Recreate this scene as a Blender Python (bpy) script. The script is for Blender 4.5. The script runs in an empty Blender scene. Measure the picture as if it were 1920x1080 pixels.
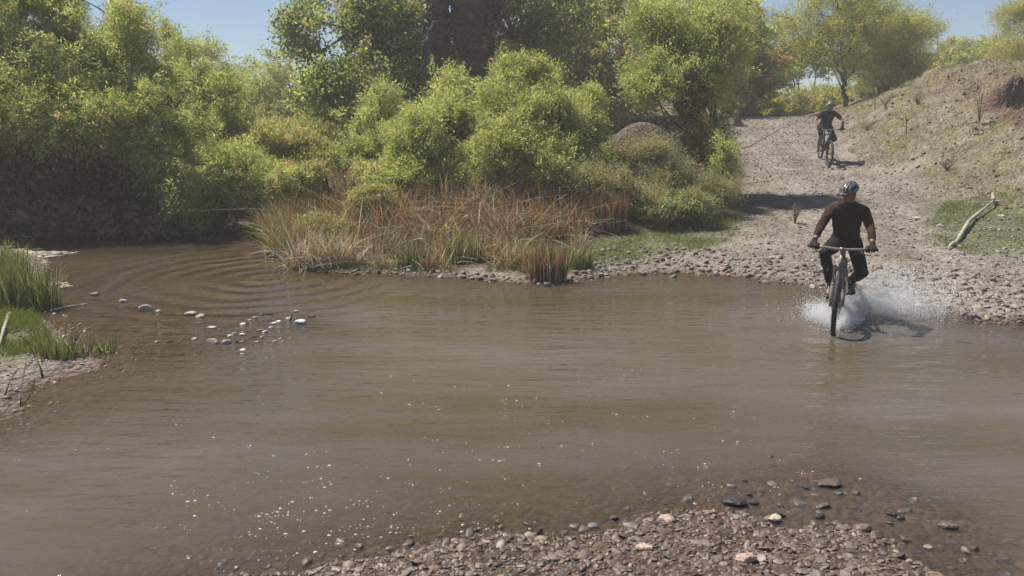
import bpy, bmesh, math, random
import numpy as np
from mathutils import Vector, Matrix
R = math.radians
rng = np.random.default_rng(11)
random.seed(11)
S = bpy.context.scene
COL = S.collection

# ------------------------------------------------------------------ camera, sky, sun, exposure
F = 1550.0; CAMZ = 2.55; PITCH = math.atan(350/1550)
cd = bpy.data.cameras.new('camera'); cam = bpy.data.objects.new('camera', cd); COL.objects.link(cam)
cd.sensor_width = 36; cd.lens = F/1920*36; cd.clip_end = 3000; cd.clip_start = .05
cam.location = (0, 0, CAMZ); cam.rotation_euler = (math.pi/2-PITCH, 0, 0)
S.camera = cam
SUN_EL, SUN_AZ = R(59), R(-54)          # azimuth from +Y towards +X
w = bpy.data.worlds.new('World'); S.world = w; w.use_nodes = True
nt = w.node_tree; bg = nt.nodes['Background']
sky = nt.nodes.new('ShaderNodeTexSky'); sky.sky_type = 'NISHITA'; sky.sun_disc = False
sky.sun_elevation = SUN_EL; sky.sun_rotation = SUN_AZ; sky.dust_density = .5; sky.air_density = 1.0; sky.ozone_density = 6.0; sky.altitude = 2000
nt.links.new(sky.outputs[0], bg.inputs[0]); bg.inputs[1].default_value = .064
sd_ = bpy.data.lights.new('sun', 'SUN'); sun = bpy.data.objects.new('sun', sd_); COL.objects.link(sun)
sd_.energy = 5.0; sd_.angle = R(.5); sd_.color = (1, .95, .87)
svec = Vector((math.sin(SUN_AZ)*math.cos(SUN_EL), math.cos(SUN_AZ)*math.cos(SUN_EL), math.sin(SUN_EL)))
sun.rotation_euler = svec.to_track_quat('Z', 'Y').to_euler()
sun.location = svec*40
S.view_settings.view_transform = 'Standard'; S.view_settings.look = 'None'
S.view_settings.exposure = 0.65; S.view_settings.gamma = 1.0
S.render.engine = 'CYCLES'
S.cycles.max_bounces = 8; S.cycles.transparent_max_bounces = 12; S.cycles.transmission_bounces = 4
S.cycles.diffuse_bounces = 5; S.cycles.glossy_bounces = 3
S.cycles.caustics_reflective = False; S.cycles.caustics_refractive = False
S.cycles.sample_clamp_indirect = 6

# ------------------------------------------------------------------ pixel <-> world helpers
cp, sp = math.cos(PITCH), math.sin(PITCH)
def ray(px, py):
    u = (px-960)/F; v = (py-540)/F
    return np.array([u, cp - v*sp, -sp - v*cp])
def G(px, py, z=0.0):
    d = ray(px, py); t = (z-CAMZ)/d[2]
    return (d[0]*t, d[1]*t)
def A(px, py, Y):
    d = ray(px, py); t = Y/d[1]
    return np.array([d[0]*t, Y, CAMZ+d[2]*t])

# ------------------------------------------------------------------ noise
_perm = np.random.default_rng(3).random((256, 256))
def vnoise(x, y):
    x = np.asarray(x, float); y = np.asarray(y, float)
    xi = np.floor(x).astype(int); yi = np.floor(y).astype(int); fx = x-xi; fy = y-yi
    fx = fx*fx*(3-2*fx); fy = fy*fy*(3-2*fy)
    g = lambda a, b: _perm[a & 255, b & 255]
    return ((g(xi, yi)*(1-fx)+g(xi+1, yi)*fx)*(1-fy)+(g(xi, yi+1)*(1-fx)+g(xi+1, yi+1)*fx)*fy)*2-1
def fbm(x, y, o=4):
    s = 0; a = 1; n = 0
    for i in range(o):
        s = s+a*vnoise(x*2**i+17.3*i, y*2**i+5.1*i); n += a; a *= .5
    return s/n

# ------------------------------------------------------------------ terrain function
WA = [(-500, 436), (0, 441), (200, 439), (330, 434), (400, 430), (440, 424), (475, 432), (500, 455), (518, 480), (545, 502), (620, 510), (700, 513),
      (790, 517), (870, 523), (960, 531), (1030, 533), (1080, 524), (1130, 519), (1190, 512), (1300, 512), (1370, 518), (1440, 527), (1500, 534),
      (1560, 541), (1640, 553), (1720, 570), (1790, 588), (1840, 600), (1920, 607), (2100, 622), (2400, 650)]
polyA = [G(*p) for p in WA] + [(60, 8), (900, 60), (900, 1500), (-900, 1500), (-900, 30), (-40, 18.2)]
WB = [(330, 1110), (440, 1085), (560, 1068), (660, 1048), (750, 1032), (830, 1016), (900, 1004), (1000, 1002), (1070, 1006), (1130, 998), (1190, 975),
      (1260, 958), (1330, 955), (1400, 962), (1450, 985), (1500, 995), (1540, 985), (1600, 985), (1650, 1000), (1680, 1030), (1720, 1060), (1790, 1085), (1900, 1120)]
polyB = [G(*p) for p in WB] + [(3.2, 2.6), (3.6, 0), (4, -8), (-5, -8), (-2.4, 0)]
WC = [(-500, 452), (-100, 462), (0, 470), (60, 472), (95, 486), (85, 515), (92, 545), (60, 565), (75, 595), (120, 622), (160, 650), (200, 676), (185, 694), (150, 700),
      (120, 712), (70, 722), (52, 745), (40, 775), (0, 792), (-120, 820), (-500, 840)]
polyC = [G(*p) for p in WC]
FOOT = [(16, 12.6), (12.6, 14.2), (10.4, 15.6), (9.5, 17), (9.2, 19), (9.2, 21.5), (9.5, 24), (10.25, 27), (11.6, 32), (13.6, 40), (22, 60), (300, 80), (300, 12.6)]
def sdist(poly, x, y):
    P = np.array(poly); n = len(P); shp = x.shape; x = x.ravel(); y = y.ravel()
    best = np.full(x.shape, 1e18); ins = np.zeros(x.shape, bool)
    for i in range(n):
        ax, ay = P[i]; bx, by = P[(i+1) % n]; ex, ey = bx-ax, by-ay
        t = np.clip(((x-ax)*ex+(y-ay)*ey)/(ex*ex+ey*ey+1e-12), 0, 1)
        best = np.minimum(best, (x-ax-t*ex)**2+(y-ay-t*ey)**2)
        c = (ay > y) != (by > y)
        with np.errstate(divide='ignore', invalid='ignore'):
            xi = ax+(y-ay)*ex/(ey if ey != 0 else 1e-12)
        ins ^= c & (x < xi)
    d = np.sqrt(best)
    return np.where(ins, d, -d).reshape(shp)
def sstep(a, b, x):
    t = np.clip((x-a)/(b-a), 0, 1); return t*t*(3-2*t)
SHOAL = [(G(430, 620), 1.0, .15), (G(530, 605), .8, .14), (G(300, 590), .9, .1), (G(1550, 925), .6, .08), (G(1700, 975), .5, .08)]
def Hd(x, y):
    x = np.asarray(x, float); y = np.asarray(y, float)
    wob = .10*fbm(x*1.7, y*1.7, 3)+.05*fbm(x*6, y*6, 2)
    dA = sdist(polyA, x, y)+wob*np.clip(y/9, .4, 1.0)*.8; dB = sdist(polyB, x, y)+wob*.45; dC = sdist(polyC, x, y)+wob*.8
    d = np.maximum(np.maximum(dA, dB), dC)
    z = np.interp(-d, [0, .3, .8, 2, 4, 8], [0, -.03, -.075, -.16, -.27, -.38])
    for (c, r, h) in SHOAL:
        z = z+h*np.exp(-((x-c[0])**2+(y-c[1])**2)/(2*(r*.6)**2))*(d < 0)*np.clip(-d*3, 0, 1)
    z = np.where(d < 0, np.minimum(z, -.012), z)
    zA = np.interp(dA, [0, .4, 2, 5, 8, 11.8, 15, 19, 21, 24, 40, 2000], [0, .04, .13, .25, .44, .78, 1.2, 1.9, 2.0, 1.93, 1.8, 1.8])
    zB = np.interp(dB, [0, .5, 1.5, 4, 8], [0, .02, .05, .2, .5])
    zC = np.interp(dC, [0, .3, 1, 3], [0, .04, .1, .2])
    zl = np.where(dA == d, zA, np.where(dB == d, zB, zC))
    z = np.where(d > 0, zl, z)
    # raised left bank under the willows and the dark earth mound
    z = z+.35*sstep(.2, 3, dA)*sstep(4, 1, x)*sstep(14.5, 17, y)*sstep(26, 22, y)
    mx, my = 3.55, 22.4
    z = z+1.35*np.exp(-(((x-mx)/1.25)**2)-(np.where(y < my, (y-my)/.75, (y-my)/2.5))**2)
    dm = sdist(FOOT, x, y)+.25*fbm(x*.9, y*.9, 2)
    hm = np.interp(dm, [0, .4, 1.2, 2.4, 3.8, 5, 6.5, 9, 14, 40], [0, .1, .42, .92, 1.38, 1.54, 1.56, 1.6, 1.75, 2.3])*sstep(12.5, 18.5, y)*np.interp(y, [17, 19.5, 21.8, 24, 28, 33], [.75, .92, 1.36, 1.22, 1.02, .88])
    # scarp under the brow, eroded by gullies
    br = dm+.55*fbm(x*1.1+9, y*1.1, 3)
    hm = hm+.42*sstep(3.3, 3.45, br)*sstep(19.5, 21.5, y)*sstep(36, 30, y)-.16*sstep(2.4, 3.3, br)*sstep(17, 20, y)
    z = z+hm
    # cut pit with a steep earth wall
    q = sstep(12.05, 12.4, x+.35*fbm(x*2, y*2, 2))*sstep(20.0, 20.6, y)*sstep(21.95, 21.85, y+.12*fbm(x*3, y*.5, 2))
    z = np.where(q > 0, z*(1-q)+np.minimum(z, 2.2+.1*(y-20.5))*q, z)
    land = sstep(0, .6, d)
    z = z+land*(.03*fbm(x*2.2, y*2.2, 4)+.012*fbm(x*9, y*9, 2))+(.20*sstep(.5, 3, dm)+.05*sstep(0, .5, dm))*fbm(x*1.6, y*1.6, 6)+.085*sstep(.5, 2, dm)*fbm(x*7, y*7, 3)
    z = z+(1-land)*.006*fbm(x*8, y*8, 2)
    # two shallow wheel ruts with loose gravel ridge along the track
    return z, d, dA, dB, dC, dm
def H(x, y): return Hd(np.atleast_1d(x), np.atleast_1d(y))[0]
def hit(px, py, tmax=70):
    d = ray(px, py); t = np.concatenate([np.linspace(3, 15, 500), np.linspace(15, tmax, 900)])
    z = CAMZ+d[2]*t; h = np.maximum(H(d[0]*t, d[1]*t), 0.0)
    k = np.nonzero(z <= h)[0]
    if len(k) == 0: k = [len(t)-1]
    t0 = t[k[0]]; return np.array([d[0]*t0, d[1]*t0, h[k[0]]])

# ------------------------------------------------------------------ mesh helpers
def link(o, parent=None):
    COL.objects.link(o)
    if parent is not None: o.parent = parent
    return o
def npmesh(name, V, Fc, mat, col=None, smooth=False, parent=None):
    V = np.asarray(V, np.float32); me = bpy.data.meshes.new(name)
    Fl = Fc if isinstance(Fc, list) else [Fc]
    Fl = [np.asarray(f, np.int32) for f in Fl if len(f)]
    me.vertices.add(len(V)); me.vertices.foreach_set('co', V.ravel())
    nl = sum(f.size for f in Fl); nf = sum(len(f) for f in Fl)
    me.loops.add(nl); me.loops.foreach_set('vertex_index', np.concatenate([f.ravel() for f in Fl]))
    tot = np.concatenate([np.full(len(f), f.shape[1], np.int32) for f in Fl])
    st = np.concatenate([[0], np.cumsum(tot)[:-1]]).astype(np.int32)
    me.polygons.add(nf); me.polygons.foreach_set('loop_start', st)
    if smooth: me.polygons.foreach_set('use_smooth', np.ones(nf, bool))
    me.update(calc_edges=True); me.validate()
    if col is not None:
        a = me.attributes.new('Col', 'FLOAT_COLOR', 'POINT')
        c = np.ones((len(V), 4), np.float32); c[:, :3] = col; a.data.foreach_set('color', c.ravel())
    me.materials.append(mat)
    return link(bpy.data.objects.new(name, me), parent)
def tag(o, label=None, cat=None, group=None, kind=None):
    if label: o['label'] = label
    if cat: o['category'] = cat
    if group: o['group'] = group
    if kind: o['kind'] = kind
    return o
def empty(name, loc=(0, 0, 0), rz=0, scale=1):
    o = bpy.data.objects.new(name, None); o.empty_display_size = .2
    o.location = loc; o.rotation_euler = (0, 0, rz); o.scale = (scale,)*3
    return link(o)
class MB:
    def __init__(s): s.V = []; s.F = []; s.C = []; s.n = 0
    def add(s, V, Fc, c=None):
        V = np.asarray(V, float); s.V.append(V)
        for f in (Fc if isinstance(Fc, list) else [Fc]): s.F.append(np.asarray(f)+s.n)
        s.C.append(np.broadcast_to(np.array(c if c is not None else (1, 1, 1), float), (len(V), 3))); s.n += len(V)
    def build(s, name, mat, parent=None, smooth=True, cols=False):
        g = {}
        for f in s.F: g.setdefault(f.shape[1], []).append(f)
        return npmesh(name, np.concatenate(s.V), [np.concatenate(v) for v in g.values()], mat, np.concatenate(s.C) if cols else None, smooth, parent)
def tube(mb, pts, rad, n=8, c=None, jit=0):
    P = np.asarray(pts, float); m = len(P); rad = np.broadcast_to(np.asarray(rad, float), (m,))
    T = np.gradient(P, axis=0); T /= np.linalg.norm(T, axis=1)[:, None]+1e-9
    up = np.array([0, 0, 1.]) if abs(T[0][2]) < .9 else np.array([1., 0, 0])
    V = []
    a = np.linspace(0, 2*np.pi, n, endpoint=False)
    for i in range(m):
        b = np.cross(T[i], up); b /= np.linalg.norm(b)+1e-9; e = np.cross(b, T[i]); up = e
        r = rad[i]*(1+jit*rng.uniform(-1, 1, n)) if jit else rad[i]
        V.append(P[i]+(np.cos(a)*r)[:, None]*b+(np.sin(a)*r)[:, None]*e)
    V = np.concatenate(V); q = []
    for i in range(m-1):
        for j in range(n):
            k = (j+1) % n; q.append((i*n+j, i*n+k, (i+1)*n+k, (i+1)*n+j))
    V = np.vstack([V, P[0], P[-1]]); t = []
    for j in range(n):
        k = (j+1) % n; t.append((m*n, k, j)); t.append((m*n+1, (m-1)*n+j, (m-1)*n+k))
    mb.add(V, [np.array(q), np.array(t)], c)
def box(mb, c, s, rot=None, col=None):
    v = np.array([[x, y, z] for x in (-.5, .5) for y in (-.5, .5) for z in (-.5, .5)])*np.array(s)
    if rot is not None: v = v@np.array(rot).T
    mb.add(v+np.array(c), np.array([(0, 1, 3, 2), (4, 6, 7, 5), (0, 4, 5, 1), (2, 3, 7, 6), (0, 2, 6, 4), (1, 5, 7, 3)]), col)
def bez(p0, p1, p2, n=8):
    t = np.linspace(0, 1, n)[:, None]; p0, p1, p2 = map(np.asarray, (p0, p1, p2))
    return (1-t)**2*p0+2*t*(1-t)*p1+t*t*p2

# ------------------------------------------------------------------ materials
def mat(name, base=(.5, .5, .5), rough=.7, metal=0, spec=.3, attr=False, noise=None, bump=None, transl=0, trc=(1.25, 1.2, .7)):
    m = bpy.data.materials.new(name); m.use_nodes = True; t = m.node_tree; N = t.nodes; L = t.links
    p = N['Principled BSDF']; out = N['Material Output']
    p.inputs['Roughness'].default_value = rough; p.inputs['Metallic'].default_value = metal
    p.inputs['Specular IOR Level'].default_value = spec
    p.inputs['Base Color'].default_value = (*base, 1); src = None
    if attr:
        a = N.new('ShaderNodeAttribute'); a.attribute_name = 'Col'; src = a.outputs['Color']
    if noise:                                  # (scale, amount)
        tc = N.new('ShaderNodeTexCoord'); nz = N.new('ShaderNodeTexNoise'); nz.inputs['Scale'].default_value = noise[0]; nz.inputs['Detail'].default_value = 5
        L.new(tc.outputs['Object'], nz.inputs['Vector'])
        mr = N.new('ShaderNodeMapRange'); mr.inputs['From Min'].default_value = .3; mr.inputs['From Max'].default_value = .7
        mr.inputs['To Min'].default_value = 1-noise[1]; mr.inputs['To Max'].default_value = 1+noise[1]; L.new(nz.outputs['Fac'], mr.inputs['Value'])
        mx = N.new('ShaderNodeMix'); mx.data_type = 'RGBA'; mx.blend_type = 'MULTIPLY'; mx.inputs[0].default_value = 1
        if src: L.new(src, mx.inputs[6])
        else: mx.inputs[6].default_value = (*base, 1)
        L.new(mr.outputs[0], mx.inputs[7]); src = mx.outputs[2]
    if bump:                                   # (scale, height)
        tc = N.new('ShaderNodeTexCoord'); nz = N.new('ShaderNodeTexNoise'); nz.inputs['Scale'].default_value = bump[0]; nz.inputs['Detail'].default_value = 6
        L.new(tc.outputs['Object'], nz.inputs['Vector']); b = N.new('ShaderNodeBump'); b.inputs['Distance'].default_value = bump[1]
        L.new(nz.outputs['Fac'], b.inputs['Height']); L.new(b.outputs[0], p.inputs['Normal'])
    if src: L.new(src, p.inputs['Base Color'])
    if transl:
        tr = N.new('ShaderNodeBsdfTranslucent'); ms = N.new('ShaderNodeMixShader'); ms.inputs[0].default_value = transl
        hs = N.new('ShaderNodeMix'); hs.data_type = 'RGBA'; hs.blend_type = 'MULTIPLY'; hs.inputs[0].default_value = 1; hs.inputs[7].default_value = (*trc, 1)
        if src: L.new(src, hs.inputs[6])
        else: hs.inputs[6].default_value = (*base, 1)
        L.new(hs.outputs[2], tr.inputs[0]); L.new(p.outputs[0], ms.inputs[1]); L.new(tr.outputs[0], ms.inputs[2]); L.new(ms.outputs[0], out.inputs[0])
    return m
M = {
 'leaf': mat('leaf', attr=True, rough=.55, spec=.25, transl=.5),
 'straw': mat('straw', attr=True, rough=.7, spec=.2, transl=.22),
 'bark': mat('bark', (.10, .075, .055), rough=.9, spec=.1, noise=(6, .45), bump=(9, .05)),
 'twig': mat('twig', attr=True, rough=.9, spec=.1),
 'stone': mat('stone', attr=True, rough=.75, spec=.3, noise=(25, .35), bump=(30, .006)),
 'wetstone': mat('wetstone', attr=True, rough=.5, spec=.35, noise=(25, .35), bump=(30, .004)),
 'drop': mat('drop', (.98, .98, .98), rough=.35, spec=.6, transl=.6, trc=(1, 1, 1)),
 'foam': mat('foam', (.62, .59, .54), rough=.5),  # pale colour of the flecks that stand for sun glints
 'log': mat('log', (.36, .32, .26), rough=.85, spec=.15, noise=(14, .3), bump=(20, .02)),
 'rubber': mat('rubber', (.028, .025, .023), rough=.75, spec=.3, noise=(20, .4)),
 'alloy': mat('alloy', (.30, .27, .24), rough=.38, metal=.7),
 'framepaint': mat('framepaint', (.26, .19, .13), rough=.4, spec=.5, noise=(8, .25)),
 'forkpaint': mat('forkpaint', (.24, .20, .17), rough=.4, spec=.5, noise=(8, .25)),
 'black': mat('black', (.022, .020, .019), rough=.5, spec=.4),
 'skin': mat('skin', (.26, .15, .10), rough=.55, spec=.35, noise=(12, .12)),
 'shirt': mat('shirt', (.042, .027, .018), rough=.9, spec=.1, noise=(9, .25), bump=(13, .02)),
 'trouser': mat('trouser', (.020, .015, .014), rough=.9, spec=.1, noise=(9, .25), bump=(11, .02)),
 'glove': mat('glove', (.022, .014, .011), rough=.8, spec=.2),
 'helmet': mat('helmet', (.12, .115, .13), rough=.25, spec=.6),
 'jersey': mat('jersey', (.022, .018, .032), rough=.85, spec=.15, noise=(9, .3), bump=(13, .02)),
 'shorts': mat('shorts', (.018, .014, .022), rough=.9, spec=.1),
 'lens': mat('lens', (.01, .01, .012), rough=.1, spec=.8),
 'whitecloth': mat('whitecloth', (.6, .58, .55), rough=.8),
 'algae': mat('algae', attr=True, rough=.8, spec=.2),
}
# ground
def ground_mat():
    m = bpy.data.materials.new('ground'); m.use_nodes = True; t = m.node_tree; N = t.nodes; L = t.links; p = N['Principled BSDF']
    p.inputs['Roughness'].default_value = .9; p.inputs['Specular IOR Level'].default_value = .15
    at = N.new('ShaderNodeAttribute'); at.attribute_name = 'Col'; tc = N.new('ShaderNodeTexCoord')
    vo = N.new('ShaderNodeTexVoronoi'); vo.inputs['Scale'].default_value = 22; vo.feature = 'F1'
    vo2 = N.new('ShaderNodeTexVoronoi'); vo2.inputs['Scale'].default_value = 9; vo2.feature = 'F1'
    n1 = N.new('ShaderNodeTexNoise'); n1.inputs['Scale'].default_value = 1.3; n1.inputs['Detail'].default_value = 8; n1.inputs['Roughness'].default_value = .65
    for n in (vo, vo2, n1): L.new(tc.outputs['Object'], n.inputs['Vector'])
    sep = N.new('ShaderNodeSeparateColor'); L.new(vo.outputs['Color'], sep.inputs[0])
    sep2 = N.new('ShaderNodeSeparateColor'); L.new(vo2.outputs['Color'], sep2.inputs[0])
    def mr(src, a, b, c=0, d=1):
        q = N.new('ShaderNodeMapRange'); q.inputs['From Min'].default_value = c; q.inputs['From Max'].default_value = d
        q.inputs['To Min'].default_value = a; q.inputs['To Max'].default_value = b; L.new(src, q.inputs['Value']); return q.outputs[0]
    def mul(a, b):
        q = N.new('ShaderNodeMath'); q.operation = 'MULTIPLY'; L.new(a, q.inputs[0]); L.new(b, q.inputs[1]); return q.outputs[0]
    f = mul(mul(mr(sep.outputs[0], .72, 1.3), mr(sep2.outputs[0], .82, 1.15)), mr(n1.outputs['Fac'], .75, 1.25, .3, .7))
    mx = N.new('ShaderNodeMix'); mx.data_type = 'RGBA'; mx.blend_type = 'MULTIPLY'; mx.inputs[0].default_value = 1
    L.new(at.outputs['Color'], mx.inputs[6]); L.new(f, mx.inputs[7]); L.new(mx.outputs[2], p.inputs['Base Color'])
    ad = N.new('ShaderNodeMath'); ad.operation = 'ADD'; L.new(mr(vo.outputs['Distance'], 1, 0, 0, .8), ad.inputs[0]); L.new(mr(vo2.outputs['Distance'], 1.4, 0, 0, .8), ad.inputs[1])
    b = N.new('ShaderNodeBump'); b.inputs['Distance'].default_value = .03; b.inputs['Strength'].default_value = .8
    L.new(ad.outputs[0], b.inputs['Height']); L.new(b.outputs[0], p.inputs['Normal'])
    return m
def water_mat():
    m = bpy.data.materials.new('water'); m.use_nodes = True; t = m.node_tree; N = t.nodes; L = t.links
    N.remove(N['Principled BSDF']); out = N['Material Output']
    tc = N.new('ShaderNodeTexCoord')
    def noise(scale, sx, sy, rot, detail=3, rough=.5):
        mp = N.new('ShaderNodeMapping'); mp.inputs['Scale'].default_value = (sx, sy, 1); mp.inputs['Rotation'].default_value = (0, 0, rot)
        n = N.new('ShaderNodeTexNoise'); n.inputs['Scale'].default_value = scale; n.inputs['Detail'].default_value = detail; n.inputs['Roughness'].default_value = rough
        L.new(tc.outputs['Object'], mp.inputs[0]); L.new(mp.outputs[0], n.inputs['Vector']); return n.outputs['Fac']
    def ma(op, a, b):
        q = N.new('ShaderNodeMath'); q.operation = op
        for i, v in enumerate((a, b)):
            if isinstance(v, (int, float)): q.inputs[i].default_value = v
            else: L.new(v, q.inputs[i])
        return q.outputs[0]
    h = ma('MULTIPLY', noise(1.0, 2.4, 8.0, R(12), 2), .030)                 # broad ripples
    h = ma('ADD', h, ma('MULTIPLY', noise(1.0, 12, 22, R(-8), 3, .5), .006))   # fine chop
    h = ma('ADD', h, ma('MULTIPLY', noise(1.0, 1.0, 1.6, R(20), 2), .010))
    def peaks(scale, sx, sy, thr, amp, rot):
        return ma('MULTIPLY', ma('MAXIMUM', ma('SUBTRACT', noise(scale, sx, sy, rot, 2, .5), thr), 0), amp)
    h = ma('ADD', h, ma('MULTIPLY', ma('MULTIPLY', peaks(1, 26, 40, .60, .12, R(10)), ma('MAXIMUM', ma('SUBTRACT', noise(1, .8, 1.6, 0, 2), .45), 0)), 5))
    at = N.new('ShaderNodeAttribute'); at.attribute_name = 'Col'; sc_ = N.new('ShaderNodeSeparateColor'); L.new(at.outputs['Color'], sc_.inputs[0])
    h = ma('MULTIPLY', h, sc_.outputs[1])
    # rings spreading from a disturbance beside the reeds
    def rings(cx, cy, wl, amp, r0, r1):
        mp = N.new('ShaderNodeMapping'); mp.inputs['Location'].default_value = (-cx, -cy, 0); L.new(tc.outputs['Object'], mp.inputs[0])
        ln = N.new('ShaderNodeVectorMath'); ln.operation = 'LENGTH'; L.new(mp.outputs[0], ln.inputs[0])
        d = ma('ADD', ln.outputs['Value'], ma('MULTIPLY', noise(1.0, .9, .9, 0, 2), .5))
        s = ma('SINE', ma('MULTIPLY', d, 2*math.pi/wl), 0)
        mr = N.new('ShaderNodeMapRange'); mr.interpolation_type = 'SMOOTHSTEP'; mr.inputs['From Min'].default_value = r1; mr.inputs['From Max'].default_value = r0
        L.new(ln.outputs['Value'], mr.inputs['Value'])
        return ma('MULTIPLY', ma('MULTIPLY', s, mr.outputs[0]), amp)
    h = ma('ADD', h, rings(RC[0], RC[1], .42, .008, 1.2, 4.2))
    h = ma('ADD', h, rings(WCX, WCY, .34, .006, .5, 2.6))
    b = N.new('ShaderNodeBump'); b.inputs['Distance'].default_value = 1.0; b.inputs['Strength'].default_value = 1.0; L.new(h, b.inputs['Height'])
    fr = N.new('ShaderNodeFresnel'); fr.inputs['IOR'].default_value = 1.38; L.new(b.outputs[0], fr.inputs['Normal'])
    gl = N.new('ShaderNodeBsdfGlossy'); gl.inputs['Roughness'].default_value = .03; L.new(b.outputs[0], gl.inputs['Normal'])
    tr = N.new('ShaderNodeBsdfTransparent'); tr.inputs[0].default_value = (.86, .80, .68, 1)
    df = N.new('ShaderNodeBsdfDiffuse')
    cr = N.new('ShaderNodeMix'); cr.data_type = 'RGBA'; cr.inputs[6].default_value = (.104, .084, .045, 1); cr.inputs[7].default_value = (.152, .123, .106, 1)  # tree and sky reflection tones, olive and mauve, painted into the murk colour
    mr = N.new('ShaderNodeMapRange'); mr.inputs['From Min'].default_value = .36; mr.inputs['From Max'].default_value = .64
    L.new(noise(1.0, .22, .7, R(12), 6, .6), mr.inputs['Value']); L.new(mr.outputs[0], cr.inputs[0]); L.new(cr.outputs[2], df.inputs[0])
    m1 = N.new('ShaderNodeMixShader'); L.new(sc_.outputs[0], m1.inputs[0]); L.new(tr.outputs[0], m1.inputs[1]); L.new(df.outputs[0], m1.inputs[2])
    m2 = N.new('ShaderNodeMixShader'); L.new(fr.outputs[0], m2.inputs[0]); L.new(m1.outputs[0], m2.inputs[1]); L.new(gl.outputs[0], m2.inputs[2])
    L.new(m2.outputs[0], out.inputs[0]); return m

# ------------------------------------------------------------------ ground mesh
NU, NV = 560, 620
u = np.linspace(-1, 1, NU); u = np.sign(u)*np.abs(u)**1.15
yy = np.concatenate([np.linspace(-7, 3.4, 30, endpoint=False), np.geomspace(3.4, 36, NV-70), np.geomspace(37, 1400, 40)])
X = u[None, :]*(np.abs(yy)[:, None]*1.0+5); Y = np.repeat(yy[:, None], NU, 1)
Z, D, DA, DB, DC, DM = Hd(X, Y)
nA = fbm(X*.8, Y*.8, 4); nB = fbm(X*2.5+40, Y*2.5, 3)
def lerp(a, b, t): return a*(1-t[..., None])+np.array(b)*t[..., None]
C = np.zeros(X.shape+(3,))+np.array([.355, .30, .25])                # track gravel, pale mauve grey
C = lerp(C, [.24, .19, .14], sstep(-.1, .5, nA)*.5)
tcx = np.interp(Y, [10, 12.5, 17, 22, 30, 40], [5.2, 6.0, 7.3, 8.0, 8.5, 8.3]); rut = np.exp(-((np.abs(X-tcx+.12*fbm(Y*.5, Y*0, 2))-.75)/.28)**2)*(DA > 0)*(Y > 10)
C = lerp(C, [.45, .385, .335], rut*.6)
C = lerp(C, [.27, .22, .165], np.exp(-((X-tcx)/.3)**2)*sstep(-.2, .3, nB)*(DA > .8)*.6)
C = lerp(C, [.33, .275, .185], sstep(.3, 1.8, DM)*.85)                 # dry earth bank
C = lerp(C, [.25, .22, .10], sstep(-.1, .35, nB)*sstep(.3, 1.0, DM)*.75)
C = lerp(C, [.36, .31, .27], sstep(.0, .4, nA)*sstep(1.0, 2.0, DM)*.6)
C = lerp(C, [.29, .20, .145], sstep(2.6, 3.6, DM)*sstep(4.6, 4.0, DM)*.5)
def patch(pts, soft=.5): return sstep(-soft, soft, sdist(pts, X, Y)+.5*nB)
GR1 = [hit(*p)[:2] for p in [(1090, 500), (1160, 495), (1250, 480), (1330, 465), (1375, 440), (1385, 400), (1390, 350), (1370, 330), (1250, 380), (1130, 430), (1050, 470)]]
GR2 = [hit(*p)[:2] for p in [(1735, 420), (1760, 455), (1840, 475), (1930, 480), (2050, 480), (2050, 400), (1930, 375), (1850, 372), (1760, 375)]]
GR3 = [hit(*p)[:2] for p in [(-60, 600), (0, 575), (60, 590), (95, 620), (90, 660), (40, 670), (-60, 680)]]
LAND = [hit(*p)[:2] for p in [(480, 436), (520, 490), (700, 508), (900, 512), (1060, 512), (1150, 470), (1260, 430), (1370, 370), (1385, 300)]]+[(7.4, 29), (7.6, 60), (-90, 60), (-90, 18.5), G(0, 438), G(400, 426)]
gl = patch(LAND, .5)
C = lerp(C, [.13, .10, .06], gl*.85*(DC < 0))
C = lerp(C, [.17, .19, .07], np.maximum(patch(GR1), patch(GR2))*.75)
C = lerp(C, [.20, .20, .08], patch(GR3, .3)*.8)
C = lerp(C, [.30, .25, .21], sstep(-.1, .1, DC)*(1-patch(GR3, .3)))
C = lerp(C, [.17, .115, .08], sstep(.35, -.05, D))                        # wet rim and bed
C = lerp(C, [.15, .105, .08], sstep(-.6, 0, DB))
C = lerp(C, [.28, .22, .12], sstep(33, 38, Y)*.8)
C = C*.58
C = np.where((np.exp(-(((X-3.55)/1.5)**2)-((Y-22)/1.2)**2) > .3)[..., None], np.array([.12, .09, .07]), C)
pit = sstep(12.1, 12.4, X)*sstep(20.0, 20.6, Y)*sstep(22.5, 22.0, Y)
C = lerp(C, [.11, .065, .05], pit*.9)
idx = np.arange(NU*len(yy)).reshape(len(yy), NU)
q = np.stack([idx[:-1, :-1], idx[:-1, 1:], idx[1:, 1:], idx[1:, :-1]], -1).reshape(-1, 4)
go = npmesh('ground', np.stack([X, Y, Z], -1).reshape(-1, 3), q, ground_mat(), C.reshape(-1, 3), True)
tag(go, kind='structure')

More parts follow.
